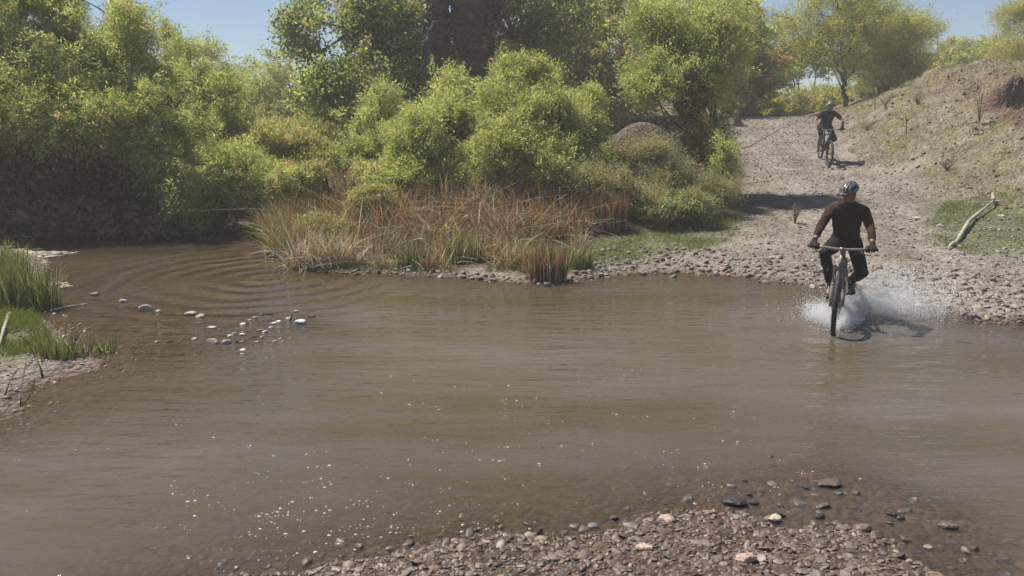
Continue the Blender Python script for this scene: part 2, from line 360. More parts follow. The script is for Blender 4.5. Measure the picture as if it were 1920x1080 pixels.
# ------------------------------------------------------------------ water
RC = G(500, 520); WCX, WCY = G(1568, 612)
wx = np.concatenate([np.linspace(-60, -16, 12, endpoint=False), np.linspace(-16, 16, 321), np.linspace(17, 60, 12)])
wy = np.concatenate([np.linspace(-6, 3, 10, endpoint=False), np.linspace(3, 20, 240), [24]])
WX, WY = np.meshgrid(wx, wy); wd = Hd(WX, WY)[0]
murk = np.interp(-wd, [0, .02, .08, .2, .35], [.08, .30, .58, .82, .92])
murk = murk*(1-.45*sstep(9.2, 10.6, WY+.25*WX*0)*sstep(-1.2, -3.0, WX))   # the still pool behind the riffle is clearer
wi = np.arange(WX.size).reshape(WX.shape)
calm = 1-.78*sstep(9.0, 10.4, WY)*sstep(-.8, -2.6, WX)-.45*sstep(10.2, 11.2, WY)*sstep(-2.6, -.8, WX)
q = np.stack([wi[:-1, :-1], wi[:-1, 1:], wi[1:, 1:], wi[1:, :-1]], -1).reshape(-1, 4)
# a real swell behind the front wheel
WZ = .035*np.exp(-(((WX-WCX-.38)/.16)**2+((WY-WCY-.1)/.22)**2))+.02*np.exp(-(((WX-WCX+.25)/.15)**2+((WY-WCY-.25)/.2)**2))
npmesh('water', np.stack([WX, WY, WZ], -1).reshape(-1, 3), q, water_mat(), np.stack([murk.ravel(), calm.ravel(), calm.ravel()*0], -1), True)['kind'] = 'structure'

# ------------------------------------------------------------------ stones
def ico(sub):
    bm = bmesh.new(); bmesh.ops.create_icosphere(bm, subdivisions=sub, radius=1)
    V = np.array([v.co[:] for v in bm.verts]); Fc = np.array([[v.index for v in f.verts] for f in bm.faces]); bm.free(); return V, Fc
ICO = {i: ico(i) for i in (1, 2, 3, 4)}
def rock_templates(sub, n, cuts=9, seed=5):
    r = np.random.default_rng(seed); out = []
    for k in range(n):
        V = ICO[sub][0].copy()
        for c in range(cuts):
            nn = r.normal(size=3); nn /= np.linalg.norm(nn); lim = r.uniform(.45, .85)
            dd = V@nn; V = V-np.clip(dd-lim, 0, None)[:, None]*nn*.92
        V *= 1+.05*r.normal(size=(len(V), 1))
        V /= np.abs(V).max(0); out.append(V)
    return out
RT = {1: rock_templates(1, 12, 3), 2: rock_templates(2, 14, 8), 3: rock_templates(3, 14, 9), 4: rock_templates(4, 6, 11)}
PAL = .55*np.array([[.36, .30, .26], [.42, .37, .33], [.30, .22, .18], [.27, .17, .13], [.33, .31, .29], [.50, .46, .41], [.27, .22, .19], [.34, .25, .19], [.40, .33, .26]])
def stones(P, size, sub, flat=(.35, .7), bright=1.0, sink=.3, tint=None):
    n = len(P); V = []; Fs = []; Cc = []; off = 0; f0 = ICO[sub][1]
    for i in range(n):
        t = RT[sub][rng.integers(len(RT[sub]))]; s = size[i]
        sc = np.array([1, rng.uniform(.55, .95), rng.uniform(*flat)])*s/2
        a = rng.uniform(0, 2*np.pi); c, d = math.cos(a), math.sin(a)
        v = t*sc; tl = rng.normal(0, .22, 2)
        v = np.stack([v[:, 0], v[:, 1], v[:, 2]+v[:, 0]*tl[0]+v[:, 1]*tl[1]], -1)
        v = np.stack([v[:, 0]*c-v[:, 1]*d, v[:, 0]*d+v[:, 1]*c, v[:, 2]], -1)
        v += P[i]+np.array([0, 0, sc[2]*(1-2*sink)])
        V.append(v); Fs.append(f0+off); off += len(v)
        pc = PAL[rng.integers(len(PAL))]*rng.uniform(.75, 1.25)*bright
        if tint is not None: pc = pc*tint
        Cc.append(np.broadcast_to(pc, v.shape))
    return np.concatenate(V), np.concatenate(Fs), np.concatenate(Cc)
def scatter(n, xr, yr, cond, zoff=0):
    x = rng.uniform(*xr, n*3); y = rng.uniform(*yr, n*3); r = Hd(x, y); k = cond(x, y, *r); x, y, z = x[k][:n], y[k][:n], r[0][k][:n]
    return np.stack([x, y, z+zoff], -1)
def gravel(name, parts, m='stone', label=None):
    V = []; Fs = []; Cc = []; o = 0
    for v, f, c in parts: V.append(v); Fs.append(f+o); Cc.append(c); o += len(v)
    ob = npmesh(name, np.concatenate(V), np.concatenate(Fs), M[m], np.concatenate(Cc), True); tag(ob, label, 'gravel', kind='stuff'); return ob
def sz(n, a, b, p=2.2): return a+(b-a)*rng.random(n)**p
# foreground bar, dry and wet
nf = 11000; P = scatter(nf, (-3.2, 4.2), (3.2, 6.0), lambda x, y, z, d, a, b, c, m: (b > -.05) & (b == d))
gravel('gravel', [stones(P[:2600], sz(2600, .025, .105, 3.4), 3, (.14, .34), .70, .42, (1.04, .93, .86)), stones(P[2600:], sz(len(P)-2600, .02, .055), 2, (.25, .5), .66, .42, (1.06, .92, .84))], 'wetstone',
       'loose wet brown and grey pebbles of the near gravel bar')
P = scatter(1500, (-3.5, 5), (3.2, 6.8), lambda x, y, z, d, a, b, c, m: (d < -.03) & (b > -.9) & (rng.random(len(x)) < np.exp(b*3)))
gravel('submerged_gravel', [stones(P, sz(len(P), .03, .11), 2, (.25, .5), .6, .35)], 'wetstone', 'dark submerged pebbles in the shallows off the near gravel bar')
# far shore, track and bank
P = scatter(5200, (-6, 12), (8.3, 15), lambda x, y, z, d, a, b, c, m: (a > -.12) & (a < 1.6+.8*(x > 6.5)) & (rng.random(len(x)) < np.clip(1.3-a*.55, .15, 1)) & ((x > 1.2) | (a < .25)))
sz1 = sz(len(P), .03, .12, 2.4)
gravel('shore_gravel', [stones(P, sz1, 2, (.35, .75), 1.05, .25, (1, .97, .97))], 'stone', 'pale pebbles along the far waterline below the track')
def track(x, y, z, d, a, b, c, m): return (a > .9) & (m < .6) & (x > 4.0+.12*(y-14)*(y < 24)) & (rng.random(len(x)) < .5+.5*fbm(x*1.2, y*.6, 2))
P = scatter(7500, (3, 13), (11, 31), track)
gravel('track_gravel', [stones(P, sz(len(P), .02, .085, 3), 1, (.35, .7), 1.1, .3)], 'stone', 'loose stones strewn over the dirt track')
P = scatter(6500, (9, 24), (12.5, 32), lambda x, y, z, d, a, b, c, m: (m > .2) & (rng.random(len(x)) < .6+.6*fbm(x*1.1, y*1.1, 2)))
gravel('bank_gravel', [stones(P, sz(len(P), .025, .13, 3.5), 1, (.4, .8), 1.0, .3, (1.05, .97, .88))], 'stone', 'stones strewn over the dry earth bank')
P = scatter(2600, (-9, -3), (6, 13.5), lambda x, y, z, d, a, b, c, m: (c > -.3) & (c < .9))
gravel('spit_gravel', [stones(P, sz(len(P), .015, .06, 2.6), 2, (.35, .7), 1.25, .3)], 'wetstone', 'pale small stones around the grassy spit')

def rock(px, py, wpx, asp, color, label, name='stone', z=None, wet=False, group=None, tmpl=None, up=.55, rz=None):
    p = hit(px, py); Yd = p[1]; s = wpx/F*math.hypot(Yd, CAMZ)
    if z is not None: p[2] = z
    t = RT[4][(tmpl if tmpl is not None else rng.integers(6)) % 6]
    sc = np.array([1, .75, asp])*s/2; v = t*sc
    a = rng.uniform(-.5, .5) if rz is None else rz
    v = np.stack([v[:, 0]*math.cos(a)-v[:, 1]*math.sin(a), v[:, 0]*math.sin(a)+v[:, 1]*math.cos(a), v[:, 2]+sc[2]*(up*2-1)+.06*v[:, 0]], -1)
    o = npmesh(name, v, ICO[4][1], M['wetstone' if wet else 'stone'], np.broadcast_to(np.array(color, float), v.shape), True)
    o.location = p; tag(o, label, 'stone', group); return o
G1 = 'stones breaking the surface of the pool'; G2 = 'dark wet stones in the near shallows'
PA, BR, DK, WH = (.36, .32, .26), (.22, .17, .13), (.04, .033, .028), (.55, .53, .51)
for a in [(177, 553, 20, .5, BR, 'small brown stone standing farthest left and farthest out in the pool'),
          (232, 566, 20, .55, PA, 'pale rounded stone between the small brown stone and the big angular one'),
          (274, 582, 27, .85, PA, 'tallest pale angular stone in the left pool'),
          (296, 583, 13, .5, PA, 'small flat stone touching the right side of the tall angular stone'),
          (357, 590, 22, .55, (.42, .36, .27), 'rounded tan stone, left one of the touching pair in the pool'),
          (375, 594, 22, .55, PA, 'rounded pale stone, right one of the touching pair in the pool'),
          (372, 607, 12, .5, BR, 'tiny brown stone just below the touching pair'),
          (397, 614, 22, .25, PA, 'thin flat pale slab lying below the touching pair'),
          (400, 643, 27, .65, (.33, .27, .22), 'biggest rounded brown stone at the edge of the riffle'),
          (424, 643, 19, .7, (.46, .42, .37), 'grey stone right beside the biggest rounded brown stone'),
          (318, 640, 18, .35, DK, 'flat dark stone left of the biggest rounded brown stone'),
          (364, 636, 12, .5, PA, 'tiny pale stone between the flat dark stone and the biggest brown one'),
          (564, 606, 24, .6, WH, 'bright white stone with a dark stick at the right end of the riffle'),
          (584, 594, 18, .4, DK, 'low dark stone just behind the bright white stone'),
          (293, 642, 9, .8, PA, 'tiny upright pale stone at the left end of the riffle')]:
    rock(*a, group=G1, z=-.005)
RL = ['white chip at the far left of the scattered riffle bits', 'black fleck touching the white chip of the riffle', 'pale low bit behind the black fleck of the riffle', 'dark flat bit at the back of the riffle, left one of two', 'dark flat bit at the back of the riffle, right one of two', 'white bit in the middle of the riffle, nearest its back', 'white bit just in front of the first middle white bit of the riffle', 'brown bit between the dark bits and the biggest brown stone', 'white bit right of the brown riffle bit', 'long white bit left of the middle of the riffle', 'dark bit in the front row of the riffle, left one of two', 'brown bit in the front row beside a dark one', 'small grey bit close behind the grey stone of the riffle', 'broad dark bit right of the grey stone', 'brown bit overlapping the broad dark bit of the riffle', 'tiny pale bit in the front right of the riffle', 'pale bit farthest right in the front row but one', 'tiniest pale bit at the right end of the front row', 'lone white bit lying nearest the camera below the riffle', 'pale bit left of the bright white stone', 'faint white bit in the middle of the riffle beside a brown one', 'pale bit hiding behind the grey stone of the riffle', 'pale bit behind the bright white stone', 'tiny pale bit near the left end of the riffle, above the dark flat stone']
for ri, (x, y, s, c) in enumerate([(455, 608, 14, WH), (463, 607, 9, DK), (478, 596, 13, PA), (490, 590, 15, DK), (505, 589, 13, DK), (512, 607, 14, WH), (522, 603, 12, WH), (487, 620, 14, BR), (497, 622, 12, WH),
                     (455, 627, 14, WH), (478, 632, 12, DK), (490, 632, 12, BR), (440, 625, 12, (.3, .3, .3)), (447, 640, 16, DK), (452, 641, 12, BR), (480, 641, 10, PA), (515, 640, 12, PA),
                     (530, 640, 8, PA), (455, 657, 14, WH), (540, 597, 12, PA), (508, 614, 10, WH), (430, 630, 14, PA), (555, 584, 16, PA), (468, 600, 10, PA)]):
    rock(x, y, s, .4, c, RL[ri], group='small stones of the riffle', z=-.004)
for a in [(1376, 945, 46, .38, DK, 'largest dark wet stone in the shallows off the gravel bar'),
          (1413, 945, 20, .4, DK, 'small dark stone right beside the largest dark wet stone'),
          (1552, 908, 48, .28, (.10, .075, .06), 'long flat dark stone breaking the water farthest out'),
          (1538, 900, 14, .5, DK, 'small black stone behind the long flat dark stone'),
          (1510, 915, 16, .4, DK, 'small black stone left of the long flat dark stone'),
          (1572, 926, 20, .35, DK, 'low dark stone just in front of the long flat dark stone'),
          (1604, 926, 18, .5, DK, 'knobbly dark stone right of the low dark stone'),
          (1534, 970, 26, .35, DK, 'flat dark stone between the two lobes of the gravel bar'),
          (1614, 994, 40, .5, (.16, .11, .085), 'rounded brown stone on top of the right lobe of the gravel bar'),
          (1672, 966, 22, .4, DK, 'dark stone off the right lobe, nearer to the bar'),
          (1687, 972, 18, .45, DK, 'dark stone off the right lobe, second from the bar'),
          (1776, 988, 38, .35, (.12, .09, .07), 'dark brown slab in the water with foam around it'),
          (1828, 1030, 17, .6, DK, 'black angular stone alone in the water near the lower right corner'),
          (1740, 1026, 18, .3, BR, 'brown low stone left of the black angular stone'),
          (1397, 902, 12, .5, DK, 'tiny dark stone alone in open water behind the gravel bar'),
          (1012, 1001, 16, .9, (.04, .033, .03), 'black upright stone on the edge of the gravel bar'),
          (893, 996, 15, .4, DK, 'small dark stone at the left tip of the gravel bar edge'),
          (1445, 857, 14, .3, DK, 'tiny dark stone farthest from the bar in open water')]:
    rock(*a, group=G2, wet=True)
rock(1208, 1030, 36, .4, (.44, .32, .24), 'pale flat oval stone lying on the gravel bar', wet=True, group='large stones of the gravel bar')
rock(1400, 1050, 46, .6, (.40, .27, .21), 'big pinkish rounded stone low on the gravel bar', wet=True, group='large stones of the gravel bar')
rock(1250, 975, 34, .5, (.30, .22, .17), 'brown block at the crest of the gravel bar', wet=True, group='large stones of the gravel bar')
rock(1450, 978, 30, .55, (.42, .35, .28), 'tan stone at the notch between the bar lobes', wet=True, group='large stones of the gravel bar')
rock(1262, 521, 14, .9, DK, 'dark upright stone standing in the water off the far pebble shore', wet=True)
rock(1825, 597, 26, .5, DK, 'dark lump of stone at the waterline right of the splash')
rock(1905, 600, 30, .35, (.10, .08, .065), 'dark flat stone at the waterline by the right edge')
rock(1718, 410, 14, .5, WH, 'small white stone on the track left of the green patch', group='white stones right of the track')
rock(1762, 425, 12, .8, WH, 'small upright white stone in the green patch left of the log', group='white stones right of the track')
rock(1716, 437, 9, .6, BR, 'small grey brown stone below the white stone on the track', group='white stones right of the track')
rock(1878, 405, 14, .4, PA, 'small pale stone in the grass right of the log', group='white stones right of the track')

# ------------------------------------------------------------------ vegetation
def unit(v): return v/(np.linalg.norm(v, axis=-1, keepdims=True)+1e-9)
def ribbons(base, dirs, L, w, bend, seg=3, taper=True):
    """bent narrow blades: base (n,3), dirs (n,3) unit, L (n,), w (n,), bend (n,3) offset at the tip"""
    n = len(base); t = np.linspace(0, 1, seg+1)
    P = base[:, None]+dirs[:, None]*(L[:, None]*t)[..., None]+bend[:, None]*(t**2)[None, :, None]
    side = unit(np.cross(dirs, rng.normal(size=(n, 3))))
    ww = w[:, None]*(1-.85*t if taper else np.ones_like(t))[None]
    a = P+side[:, None]*ww[..., None]/2; b = P-side[:, None]*ww[..., None]/2
    V = np.stack([a, b], 2).reshape(-1, 3)
    k = np.arange(seg)*2; f = np.stack([k, k+1, k+3, k+2], -1)
    Fq = (f[None]+(np.arange(n)*(seg+1)*2)[:, None, None]).reshape(-1, 4)
    return V, Fq, (seg+1)*2
def leaves(P, D, ln, wd, col):
    n = len(P); nn = rng.normal(size=(n, 3)); s = unit(np.cross(D, nn))
    ln = ln[:, None]; wd = wd[:, None]
    V = np.stack([P, P+D*ln*.45+s*wd*.5, P+D*ln, P+D*ln*.45-s*wd*.5], 1).reshape(-1, 3)
    return V, np.arange(n*4).reshape(-1, 4), np.repeat(col, 4, 0)
LEAFK = 2.1
WIL = ((.20, .222, .09), (.26, .275, .115), (.14, .165, .075))     # mid, light, dark leaf colours
COT = ((.11, .15, .06), (.22, .25, .08), (.07, .09, .05))
PAV = ((.19, .20, .055), (.25, .24, .065), (.14, .155, .05))
OLV = ((.17, .18, .075), (.23, .235, .095), (.12, .13, .06))
SAG = ((.14, .155, .085), (.19, .20, .11), (.10, .11, .065))
BRN = (.17, .12, .08)
def tree(name, label, cat, Y, bpx, lobes, pal=WIL, nleaf=30000, ll=.09, lw=.019, droop=.35, spray=.46, per=28, stems=5, srad=.06, dead=.04, dz=1.2, gap=-.12,
         group=None, basey=None, bark='bark', ntwig=1.0, spread=.35, zlow=None, thin=1.0, trunks=None, shell=.35, slope=.6):
    bx = A(bpx, 400, Y)[0]; gz = float(H(bx, Y)[0]); root = empty(name, (bx, Y, gz)); org = np.array([bx, Y, gz])
    nleaf = int(nleaf*1.4); LB = []; pm = max(sum(l[1] for l in lobes)/len(lobes), 60)
    for l in lobes:
        c = A(l[0], l[1], Y+(l[4] if len(l) > 4 else rng.uniform(-.35, .35)-slope*(l[1]-pm)/F*Y)); k = c[1]/F
        rx, rz = l[2]*k, l[3]*k; LB.append((c, np.array([rx, min(dz, .5*(rx+rz)), rz])))
    vol = np.array([np.prod(r)**.8 for c, r in LB]); cnt = (vol/vol.sum()*nleaf/per).astype(int)+1
    CC, DD = [], []
    for (c, r), n in zip(LB, cnt):
        u_ = unit(rng.normal(size=(n*3, 3))); rad = shell+(1.08-shell)*rng.random(n*3)**.55
        p = c+u_*rad[:, None]*r*(1+.34*vnoise(u_[:, 0]*4+c[0], u_[:, 2]*4+u_[:, 1]*2))[:, None]
        k = fbm(p[:, 0]*1.6+p[:, 1], p[:, 2]*1.6+p[:, 1]*.7, 2) > gap+rng.uniform(-.15, .15, len(p))
        if k.sum() < n*.5: k[:] = True
        gzp = H(p[:, 0], p[:, 1]); k &= p[:, 2] > np.maximum(gzp, 0)+.08
        p = p[k][:n]; dd = u_[k][:n]; CC.append(p); DD.append(dd)
    CC = np.concatenate(CC); DD = np.concatenate(DD); nc = len(CC)
    sd = unit(DD*.8+rng.normal(size=(nc, 3))*.45+np.array([0, 0, .55])); L = spray*rng.uniform(.5, 1.3, nc)
    ci = np.repeat(np.arange(nc), per); t = rng.random(len(ci))
    dr = np.array([0, 0, -1.])
    P = CC[ci]+sd[ci]*(L[ci]*(t-.4))[:, None]+dr*(droop*L[ci]*t**2)[:, None]+rng.normal(size=(len(ci), 3))*.045*thin
    D = unit(sd[ci]+rng.normal(size=(len(ci), 3))*.75+dr*droop*.9)
    tone = rng.random(nc); col = np.array(pal[0])*np.ones((nc, 3))
    col = np.where((tone > .68)[:, None], pal[1], col); col = np.where((tone < .22)[:, None], pal[2], col)
    col = np.where((rng.random(nc) < dead)[:, None], np.array(BRN)*rng.uniform(.8, 1.7), col)
    col = np.minimum(col*LEAFK, .8)[ci]*rng.uniform(.7, 1.3, (len(ci), 1))
    V, Fq, Cv = leaves(P, D, ll*rng.uniform(.6, 1.25, len(P)), lw*rng.uniform(.7, 1.2, len(P)), col)
    nt_ = int(nc*.8*ntwig); pk = rng.integers(nc, size=nt_)
    V2, F2, k = ribbons(CC[pk]-sd[pk]*L[pk][:, None]*.6, sd[pk], L[pk]*1.4, np.full(nt_, .007), dr*(droop*L[pk]*.8)[:, None], 2)
    npmesh('crown', np.vstack([V, V2])-org, np.vstack([Fq, F2+len(V)]), M['leaf'], np.vstack([Cv, np.repeat(np.array(BRN)*rng.uniform(.6, 1.5, (nt_, 1)), k, 0)]), False, root)
    # wood
    mb = MB(); tips = []
    if trunks:                                         # list of (list of (px, py, width_px)), at depth Y
        for tr in trunks:
            pts = [A(a, b, Y+(e[3] if len(e) > 3 else 0)) for e in tr for a, b in [e[:2]]]; rad = [e[2]/2/F*Y for e in tr]
            pts = np.array(pts); m_ = len(pts); tt = np.linspace(0, m_-1, m_*5)
            pp = np.stack([np.interp(tt, range(m_), pts[:, j]) for j in range(3)], -1)
            kk = np.array([.25, .5, .25]); 
            for j in range(3): pp[1:-1, j] = np.convolve(pp[:, j], kk, 'valid')
            pp[:, :2] += .03*rng.normal(size=(len(pp), 2)); tube(mb, pp-org, np.interp(tt, range(m_), rad), 14, jit=.06); tips.append(pp[len(pp)//3:])
    for i in range(stems):
        c, r = LB[i % len(LB)]; tgt = c+rng.uniform(-.5, .5, 3)*r
        b0 = org+np.array([rng.uniform(-1, 1)*spread, rng.uniform(-1, 1)*spread*.6, -.1])
        if trunks: tp = tips[i % len(tips)]; b0 = tp[rng.integers(len(tp))]
        mid = b0*.5+tgt*.5+np.array([rng.uniform(-.2, .2), 0, .25*abs(tgt[2]-b0[2])*.3]); mid[:2] = b0[:2]*.6+tgt[:2]*.4
        pp = bez(b0, mid, tgt, 9); pp[1:-1] += rng.normal(size=(7, 3))*.025
        tube(mb, pp-org, np.linspace(srad*rng.uniform(.6, 1), srad*.18, 9), 6); tips.append(pp)
    AP = np.concatenate(tips)
    nb = min(nc, int(110*ntwig)); pick = rng.choice(nc, nb, replace=False)
    for k in pick:
        d2 = ((AP-CC[k])**2).sum(1)+(np.clip(AP[:, 2]-CC[k][2]+.15, 0, None)*3)**2; b0 = AP[np.argmin(d2)]
        if np.linalg.norm(b0-CC[k]) > 2.6: continue
        md = (b0+CC[k])/2+rng.normal(size=3)*.07+np.array([0, 0, .06]); pp = bez(b0, md, CC[k], 5)
        tube(mb, pp-org, np.linspace(.013+.1*srad, .004, 5), 4)
    mb.build('trunk', M[bark], root, True)
    tag(root, label, cat, group); return root
GW = 'willows and shrubs lining the far bank'; GB = 'trees standing behind the bank'; GP = 'yellow green trees behind the track'
tree('willow_tree', 'huge willow hanging over the dark water at the far left', 'tree', 17.2, -60,
     [(50, 40, 150, 90), (-80, 130, 110, 90), (150, 130, 110, 80), (215, 45, 70, 60), (40, 180, 130, 65), (20, -60, 150, 60), (120, 210, 90, 45), (-40, 225, 90, 45), (200, 205, 60, 45), (60, 110, 110, 70)],
     nleaf=190000, stems=12, srad=.09, dz=1.2, gap=-.3, slope=.8, group=GW, droop=.8)
tree('willow_shrub', 'rounded leaning willow shrub whose bright tips droop to the water right of the dark hollow', 'shrub', 16.7, 320,
     [(300, 205, 70, 70), (320, 290, 45, 50, -.4), (255, 150, 70, 55), (280, 250, 60, 50), (345, 330, 40, 55)], nleaf=36000, stems=6, group=GW, droop=.8, dz=.9)
tree('willow_tree', 'dull green round topped tree poking up behind the two left willows', 'tree', 23, 290, [(285, 85, 50, 52), (270, 140, 60, 60), (300, 170, 60, 60)], pal=OLV, nleaf=18000, group=GB, ll=.1, lw=.025)
tree('willow_tree', 'tall feathery willow with a sloping right edge against the sky', 'tree', 20, 390,
     [(375, 125, 52, 50), (350, 185, 85, 70), (410, 205, 60, 65), (360, 270, 90, 75), (420, 285, 65, 70), (335, 110, 30, 40)], nleaf=48000, stems=8, group=GW, dz=1.2)
tree('willow_shrub', 'low willow shrub beside the left end of the reeds', 'shrub', 16.6, 420,
     [(400, 350, 50, 55), (440, 330, 55, 60), (470, 385, 30, 30), (385, 400, 30, 25), (360, 375, 40, 40)], nleaf=26000, group=GW, dz=.7)
tree('willow_shrub', 'open airy shrub with bare branches showing, left of the leaning cottonwood', 'shrub', 34, 560,
     [(520, 155, 55, 45), (485, 205, 60, 55), (590, 190, 50, 50), (545, 225, 70, 45), (630, 215, 35, 45), (460, 150, 25, 30)], nleaf=32000, ll=.15, lw=.035, stems=9, srad=.09, spread=.9, group=GW, dead=.03, shell=.3, dz=1.6, spray=.7)
tree('willow_shrub', 'wide olive shrub below the airy shrub with bare branches', 'shrub', 26, 560, [(480, 240, 50, 28), (560, 246, 60, 26), (635, 246, 42, 26), (450, 262, 40, 26), (540, 275, 70, 22), (620, 275, 50, 22)], pal=OLV, nleaf=20000, ll=.12, lw=.03, group=GW, dz=1.0, dead=.12)
tree('low_shrub', 'low spreading green brush in front of the airy shrub', 'shrub', 18.4, 520,
     [(480, 275, 60, 40), (550, 285, 60, 35), (520, 320, 70, 35), (610, 300, 50, 30), (470, 330, 45, 40)], pal=OLV, nleaf=30000, group=GW, dz=.8, dead=.15)
tree('willow_shrub', 'narrow pale shrub below the leaning cottonwood trunk', 'shrub', 18.8, 720,
     [(720, 190, 35, 35), (700, 235, 55, 45), (735, 265, 45, 45), (660, 270, 45, 40)], nleaf=24000, group=GW, dz=.7)
tree('willow_shrub', 'light green shrub in front of the twin trunked cottonwood', 'shrub', 17.3, 810,
     [(850, 165, 30, 38), (820, 205, 48, 45), (800, 255, 58, 50), (850, 250, 40, 50), (805, 300, 62, 35), (765, 300, 40, 32)], nleaf=40000, group=GW, dz=.8, stems=7, slope=1.1)
tree('willow_shrub', 'biggest bright green rounded shrub right of the thick trunk', 'shrub', 16.9, 985,
     [(965, 145, 32, 35), (1000, 175, 48, 50), (950, 205, 45, 55), (1020, 240, 62, 65), (955, 270, 55, 55), (1000, 305, 60, 40), (925, 290, 30, 45)], nleaf=68000, group=GW, dz=1.0, stems=9, slope=1.1)
tree('willow_shrub', 'slim bright shrub leaning on the biggest rounded shrub', 'shrub', 17.6, 1090,
     [(1095, 200, 30, 35), (1080, 245, 45, 45), (1105, 285, 38, 45), (1070, 310, 45, 35)], nleaf=26000, group=GW, dz=.7)
tree('willow_tree', 'tall many stemmed willow standing at the left edge of the track', 'tree', 19.6, 1318,
     [(1290, 75, 80, 60), (1345, 45, 60, 50), (1235, 110, 60, 45), (1340, 115, 50, 55), (1280, 155, 70, 50), (1215, 155, 40, 30), (1330, 185, 42, 40, 0), (1225, 50, 50, 40)],
     nleaf=64000, stems=26, srad=.045, spread=.42, group=GW, dz=1.3, ntwig=2.4, dead=.05)
tree('twiggy_shrub', 'brown twiggy thicket around the foot of the tall many stemmed willow', 'shrub', 19.0, 1315,
     [(1310, 225, 52, 45), (1330, 265, 42, 35), (1300, 280, 35, 30)], pal=((.10, .085, .04), (.13, .13, .05), (.08, .06, .04)), nleaf=9000, stems=30, srad=.022, spread=.5, group=GW, dz=.7, dead=.4, ntwig=3, droop=.2)
tree('small_shrub', 'small yellow green shrub at the track edge beside the dead white branch', 'shrub', 17.9, 1360, [(1358, 285, 14, 26), (1362, 315, 13, 20)], pal=WIL, nleaf=3500, gap=-2, stems=3, srad=.02, group=GW, dz=.3, spread=.1)
for (n, px, Yd, lb, lab) in [
    (0, 1230, 17.2, [(1225, 280, 34, 18), (1180, 292, 30, 18)], 'greyish green brush beside the dark earth mound'),
    (1, 1260, 16.6, [(1270, 332, 40, 24), (1240, 350, 32, 22)], 'pale soft brush below the tall many stemmed willow'),
    (2, 1200, 15.9, [(1180, 355, 50, 35), (1215, 380, 40, 25)], 'brush right above the orange reed clump'),
    (3, 1320, 16.9, [(1320, 352, 42, 22), (1350, 375, 26, 16)], 'low brush meeting the track, lowest on the right'),
    (4, 1080, 15.6, [(1060, 355, 45, 22), (1110, 340, 40, 25)], 'brush between the biggest rounded shrub and the orange reed clump')]:
    tree('low_shrub', lab, 'shrub', Yd, px, lb, pal=SAG, nleaf=9000, ll=.06, lw=.012, stems=6, srad=.015, group='grey green brush on the bank slope', dz=.7, dead=.22, droop=.0, spray=.55, gap=.05, shell=.1)
for (px, Yd, lb, p_, lab) in [
    (880, 16.6, [(885, 300, 35, 28), (870, 330, 45, 25)], WIL, 'small green shrub in the gap left of the biggest rounded shrub'),
    (760, 16.5, [(760, 330, 60, 26), (720, 335, 40, 22)], WIL, 'low green shrub right behind the tall rusty reeds'),
    (650, 16.7, [(650, 325, 50, 26), (600, 330, 40, 24), (680, 345, 30, 18)], OLV, 'low olive shrub growing out of the back of the reeds'),
    (540, 16.8, [(545, 345, 45, 30), (505, 360, 40, 32)], WIL, 'green shrub at the back left of the reeds'),
    (960, 15.9, [(990, 350, 50, 22), (1040, 370, 35, 18)], SAG, 'low greyish shrub at the foot of the biggest rounded shrub'),
    (610, 14.6, [(600, 425, 30, 14), (640, 435, 22, 12)], OLV, 'leafy green weeds inside the left half of the reeds'),
    (800, 14.2, [(790, 462, 28, 11), (830, 450, 24, 12)], OLV, 'leafy green weeds inside the middle of the reeds'),
    (960, 14.4, [(950, 448, 26, 12), (985, 458, 20, 10)], OLV, 'leafy green weeds inside the right half of the reeds'),
    (700, 15.4, [(700, 375, 36, 22)], OLV, 'green tuft showing above the broad rusty clump'),
    (1290, 15.8, [(1290, 385, 50, 20), (1240, 395, 35, 16)], SAG, 'flattest brush in the grass near the track')]:
    tree('low_shrub', lab, 'shrub', Yd, px, lb, pal=p_, nleaf=12000, ll=.08, lw=.018, stems=6, srad=.015, group='low shrubs among the reeds', dz=.6, dead=.15, droop=.3, spray=.3)
# cottonwoods: thick trunks, broad leaves
cot = dict(pal=COT, ll=.10, lw=.085, droop=.6, spray=.6, per=16, dz=2.2, group='old cottonwoods', thin=2.5, bark='bark')
tree('cottonwood_tree', 'cottonwood whose trunk leans to the left behind the narrow pale shrub', 'tree', 24.5, 778,
     [(655, 60, 75, 75), (720, 110, 60, 60), (720, 20, 80, 60), (575, 45, 42, 50), (590, 95, 28, 22), (640, 155, 48, 45), (690, 170, 60, 55), (760, 60, 40, 60, 1.2), (610, 150, 40, 35), (800, 170, 30, 40, 1.2)],
     nleaf=30000, stems=8, srad=.1, dead=.12, trunks=[[(781, 330, 38), (776, 215, 34), (772, 165, 32), (742, 107, 27), (709, 48, 21), (688, 0, 18), (660, -60, 12)], [(772, 165, 20), (800, 100, 14), (815, 40, 9)]], **cot)
tree('cottonwood_tree', 'giant cottonwood with two massive brown trunks rising out of the frame', 'tree', 25.5, 895,
     [(900, -110, 160, 60, 1.8), (990, 30, 50, 75, 1.2), (760, -60, 50, 60, 1.5), (1010, 110, 50, 60, .5), (1060, 20, 70, 60, .5)],
     nleaf=22000, stems=8, srad=.12, dead=.15,
     trunks=[[(897, 340, 62), (897, 250, 50), (900, 185, 50), (893, 110, 66), (885, 40, 74), (880, -30, 72), (872, -110, 60)], [(893, 250, 34), (862, 195, 34), (838, 140, 38), (826, 70, 40), (822, 0, 42), (815, -80, 34)],
             [(822, 60, 14), (805, 10, 13), (800, -40, 10)], [(893, 110, 28), (925, 40, 26), (940, -40, 22)]], **cot)
